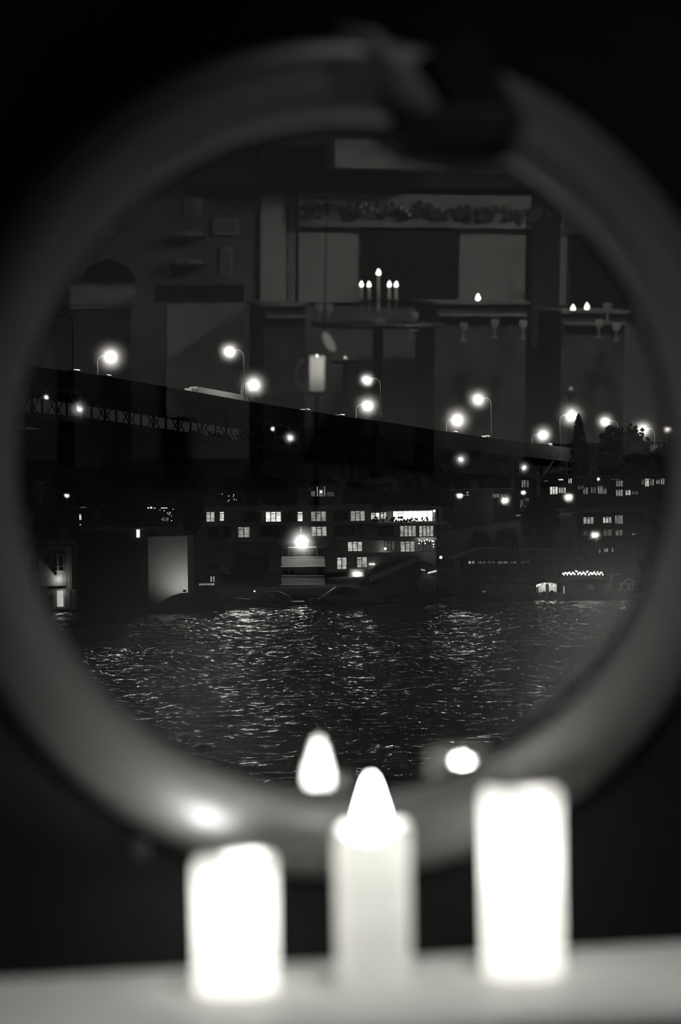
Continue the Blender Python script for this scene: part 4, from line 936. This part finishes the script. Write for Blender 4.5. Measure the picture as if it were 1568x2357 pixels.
# cabin cruiser with mast at right
def hull(mb, x0, x1, yd, yw, Y, wid, bow=1):
    a_, b_ = P(x0, yd, Y), P(x1, yd, Y); zk = P((x0 + x1) / 2, yw, Y).z; n_ = 14; k_ = len(mb.v)
    for i in range(n_ + 1):
        u_ = i / n_; s_ = u_ if bow > 0 else 1 - u_; wd = wid / 2 * math.sqrt(max(.0004, 1 - s_ ** 3)); x = a_.x + (b_.x - a_.x) * u_; zt_ = a_.z + (b_.z - a_.z) * u_ + .5 * s_ ** 2
        for yy, zz in ((-wd, zt_), (-wd * .75, (zt_ + zk) / 2), (-wd * .3, zk), (wd * .3, zk), (wd * .75, (zt_ + zk) / 2), (wd, zt_)): mb.v.append(Vector((x, Y + yy, zz)))
    for i in range(n_):
        for j in range(6): a1_ = k_ + i * 6 + j; a2_ = k_ + i * 6 + (j + 1) % 6; mb.f.append([a1_, a2_, a2_ + 6, a1_ + 6])
    mb.f.append([k_ + j for j in range(6)]); mb.f.append([k_ + n_ * 6 + j for j in range(6)][::-1]); return mb
YC = 341
bt = thing('boat', 'work boat with a pale raked mast and lit wheelhouse beside the dark cabin', 'boat', G(1450, 1391, 0))
hull(MB(), 1400, 1505, 1370, 1393, YC, 3.4, -1).build('hull', M_HULLD, bt)
fbox(MB(), 1428, 1342, 1458, 1358, YC, 2.0, 1).build('wheelhouse', mat('wheelhouse_grey', .4, .6), bt)
fbox(MB(), 1433, 1345, 1442, 1355, YC, .1, 1.08).build('windscreen', M_GLASSD, bt); fbox(MB(), 1447, 1345, 1452, 1355, YC, .1, 1.08).build('windscreen', M_GLASSD, bt)
MB().tube([P(1403, 1358, YC - 1), P(1409, 1324, YC - 1)], .1).build('mast', M_WHITE, bt)
MB().tube([P(1400, 1358, YC - 1), P(1425, 1357, YC - 1), P(1460, 1356, YC - 1)], .05).build('rail', M_WHITE, bt)
MB().tube([P(1425, 1362, YC - 1), P(1432, 1345, YC - 1), P(1445, 1333, YC - 1), P(1458, 1337, YC - 1), P(1456, 1350, YC - 1), P(1450, 1357, YC - 1)], .09).build('roll_bar', M_WHITE, bt)
MB().tube([P(1398, 1323, YC - 1), P(1430, 1322, YC - 1)], .05).build('boom', M_WHITE, bt)
light('deck_lamp', P(1436, 1334, YC - 3.5), 22, .1, parent=bt)
tag(MB().box(P(1483, 1350, YC + 4), (6, 2, 1.4)).build('deck_box', mat('deck_box', .35, .8)), 'pale low box on the dock beyond the work boat', 'box')
y1_ = thing('boat', 'white cabin cruiser with a swept superstructure moored before the panelled building', 'boat', G(790, 1397, 0))
hull(MB(), 706, 885, 1384, 1398, 337, 4.2, -1).build('hull', mat('cruiser_hull', .3, .4), y1_)
MB().prism([P(x_, y_, 336.5) for x_, y_ in ((728, 1383), (752, 1366), (772, 1352), (800, 1349), (840, 1354), (862, 1368), (872, 1383))], (0, 2.4, 0)).build('superstructure', M_HULL, y1_)
MB().prism([P(x_, y_, 336.3) for x_, y_ in ((758, 1368), (776, 1356), (800, 1354), (828, 1358), (832, 1367))], (0, .2, 0)).build('side_window', M_GLASSD, y1_)
MB().tube([P(712, 1381, 336), P(735, 1376, 336), P(760, 1374, 336)], .04).build('bow_rail', M_WHITE, y1_)
y2_ = thing('boat', 'dark low motor boat moored between the tarped boat and the white cruiser', 'boat', G(610, 1400, 0))
hull(MB(), 540, 700, 1384, 1400, 338, 3.8, -1).build('hull', M_HULLD, y2_)
MB().prism([P(x_, y_, 337.5) for x_, y_ in ((565, 1384), (590, 1372), (610, 1362), (640, 1361), (665, 1372), (672, 1384))], (0, 2.0, 0)).build('cabin', mat('boat_cabin_grey', .15, .5), y2_)
MB().tube([P(622, 1369, 336.9), P(632, 1376, 336.9)], .06).build('chrome_rail', M_WHITE, y2_)
MB().ball(P(586, 1361, 340), .12).build('anchor_lamp', glow(2.5), y2_); MB().tube([P(586, 1361, 340), P(586, 1378, 339)], .04).build('lamp_mast', M_IRON, y2_)
y3_ = thing('boat', 'small covered boat low in the water before the gabled boathouse', 'boat', G(960, 1394, 0))
hull(MB(), 905, 1050, 1382, 1395, 338, 3.6, 1).build('hull', M_HULLD, y3_)
MB().prism([P(x_, y_, 337.6) for x_, y_ in ((915, 1382), (930, 1374), (990, 1370), (1030, 1382))], (0, 2.0, 0)).build('cover', M_DARK, y3_)
kw = thing('kiosk', 'small lit kiosk window with seated shapes at the waterline beside the tarped boat', 'kiosk', P(478, 1350, 350))
fbox(MB(), 452, 1315, 500, 1395, 350, 5).build('wall', M_DARK, kw)
window(kw, 484, 1326, 495, 1340, 350, .35, 2, False, False); window(kw, 458, 1342, 494, 1348, 350, .4, 7, False, False)
tag(fbox(MB(), 470, 1392, 1560, 1398, 345, 5).build('dock', M_DARK), 'long dark floating dock running along the foot of the marina', 'dock')
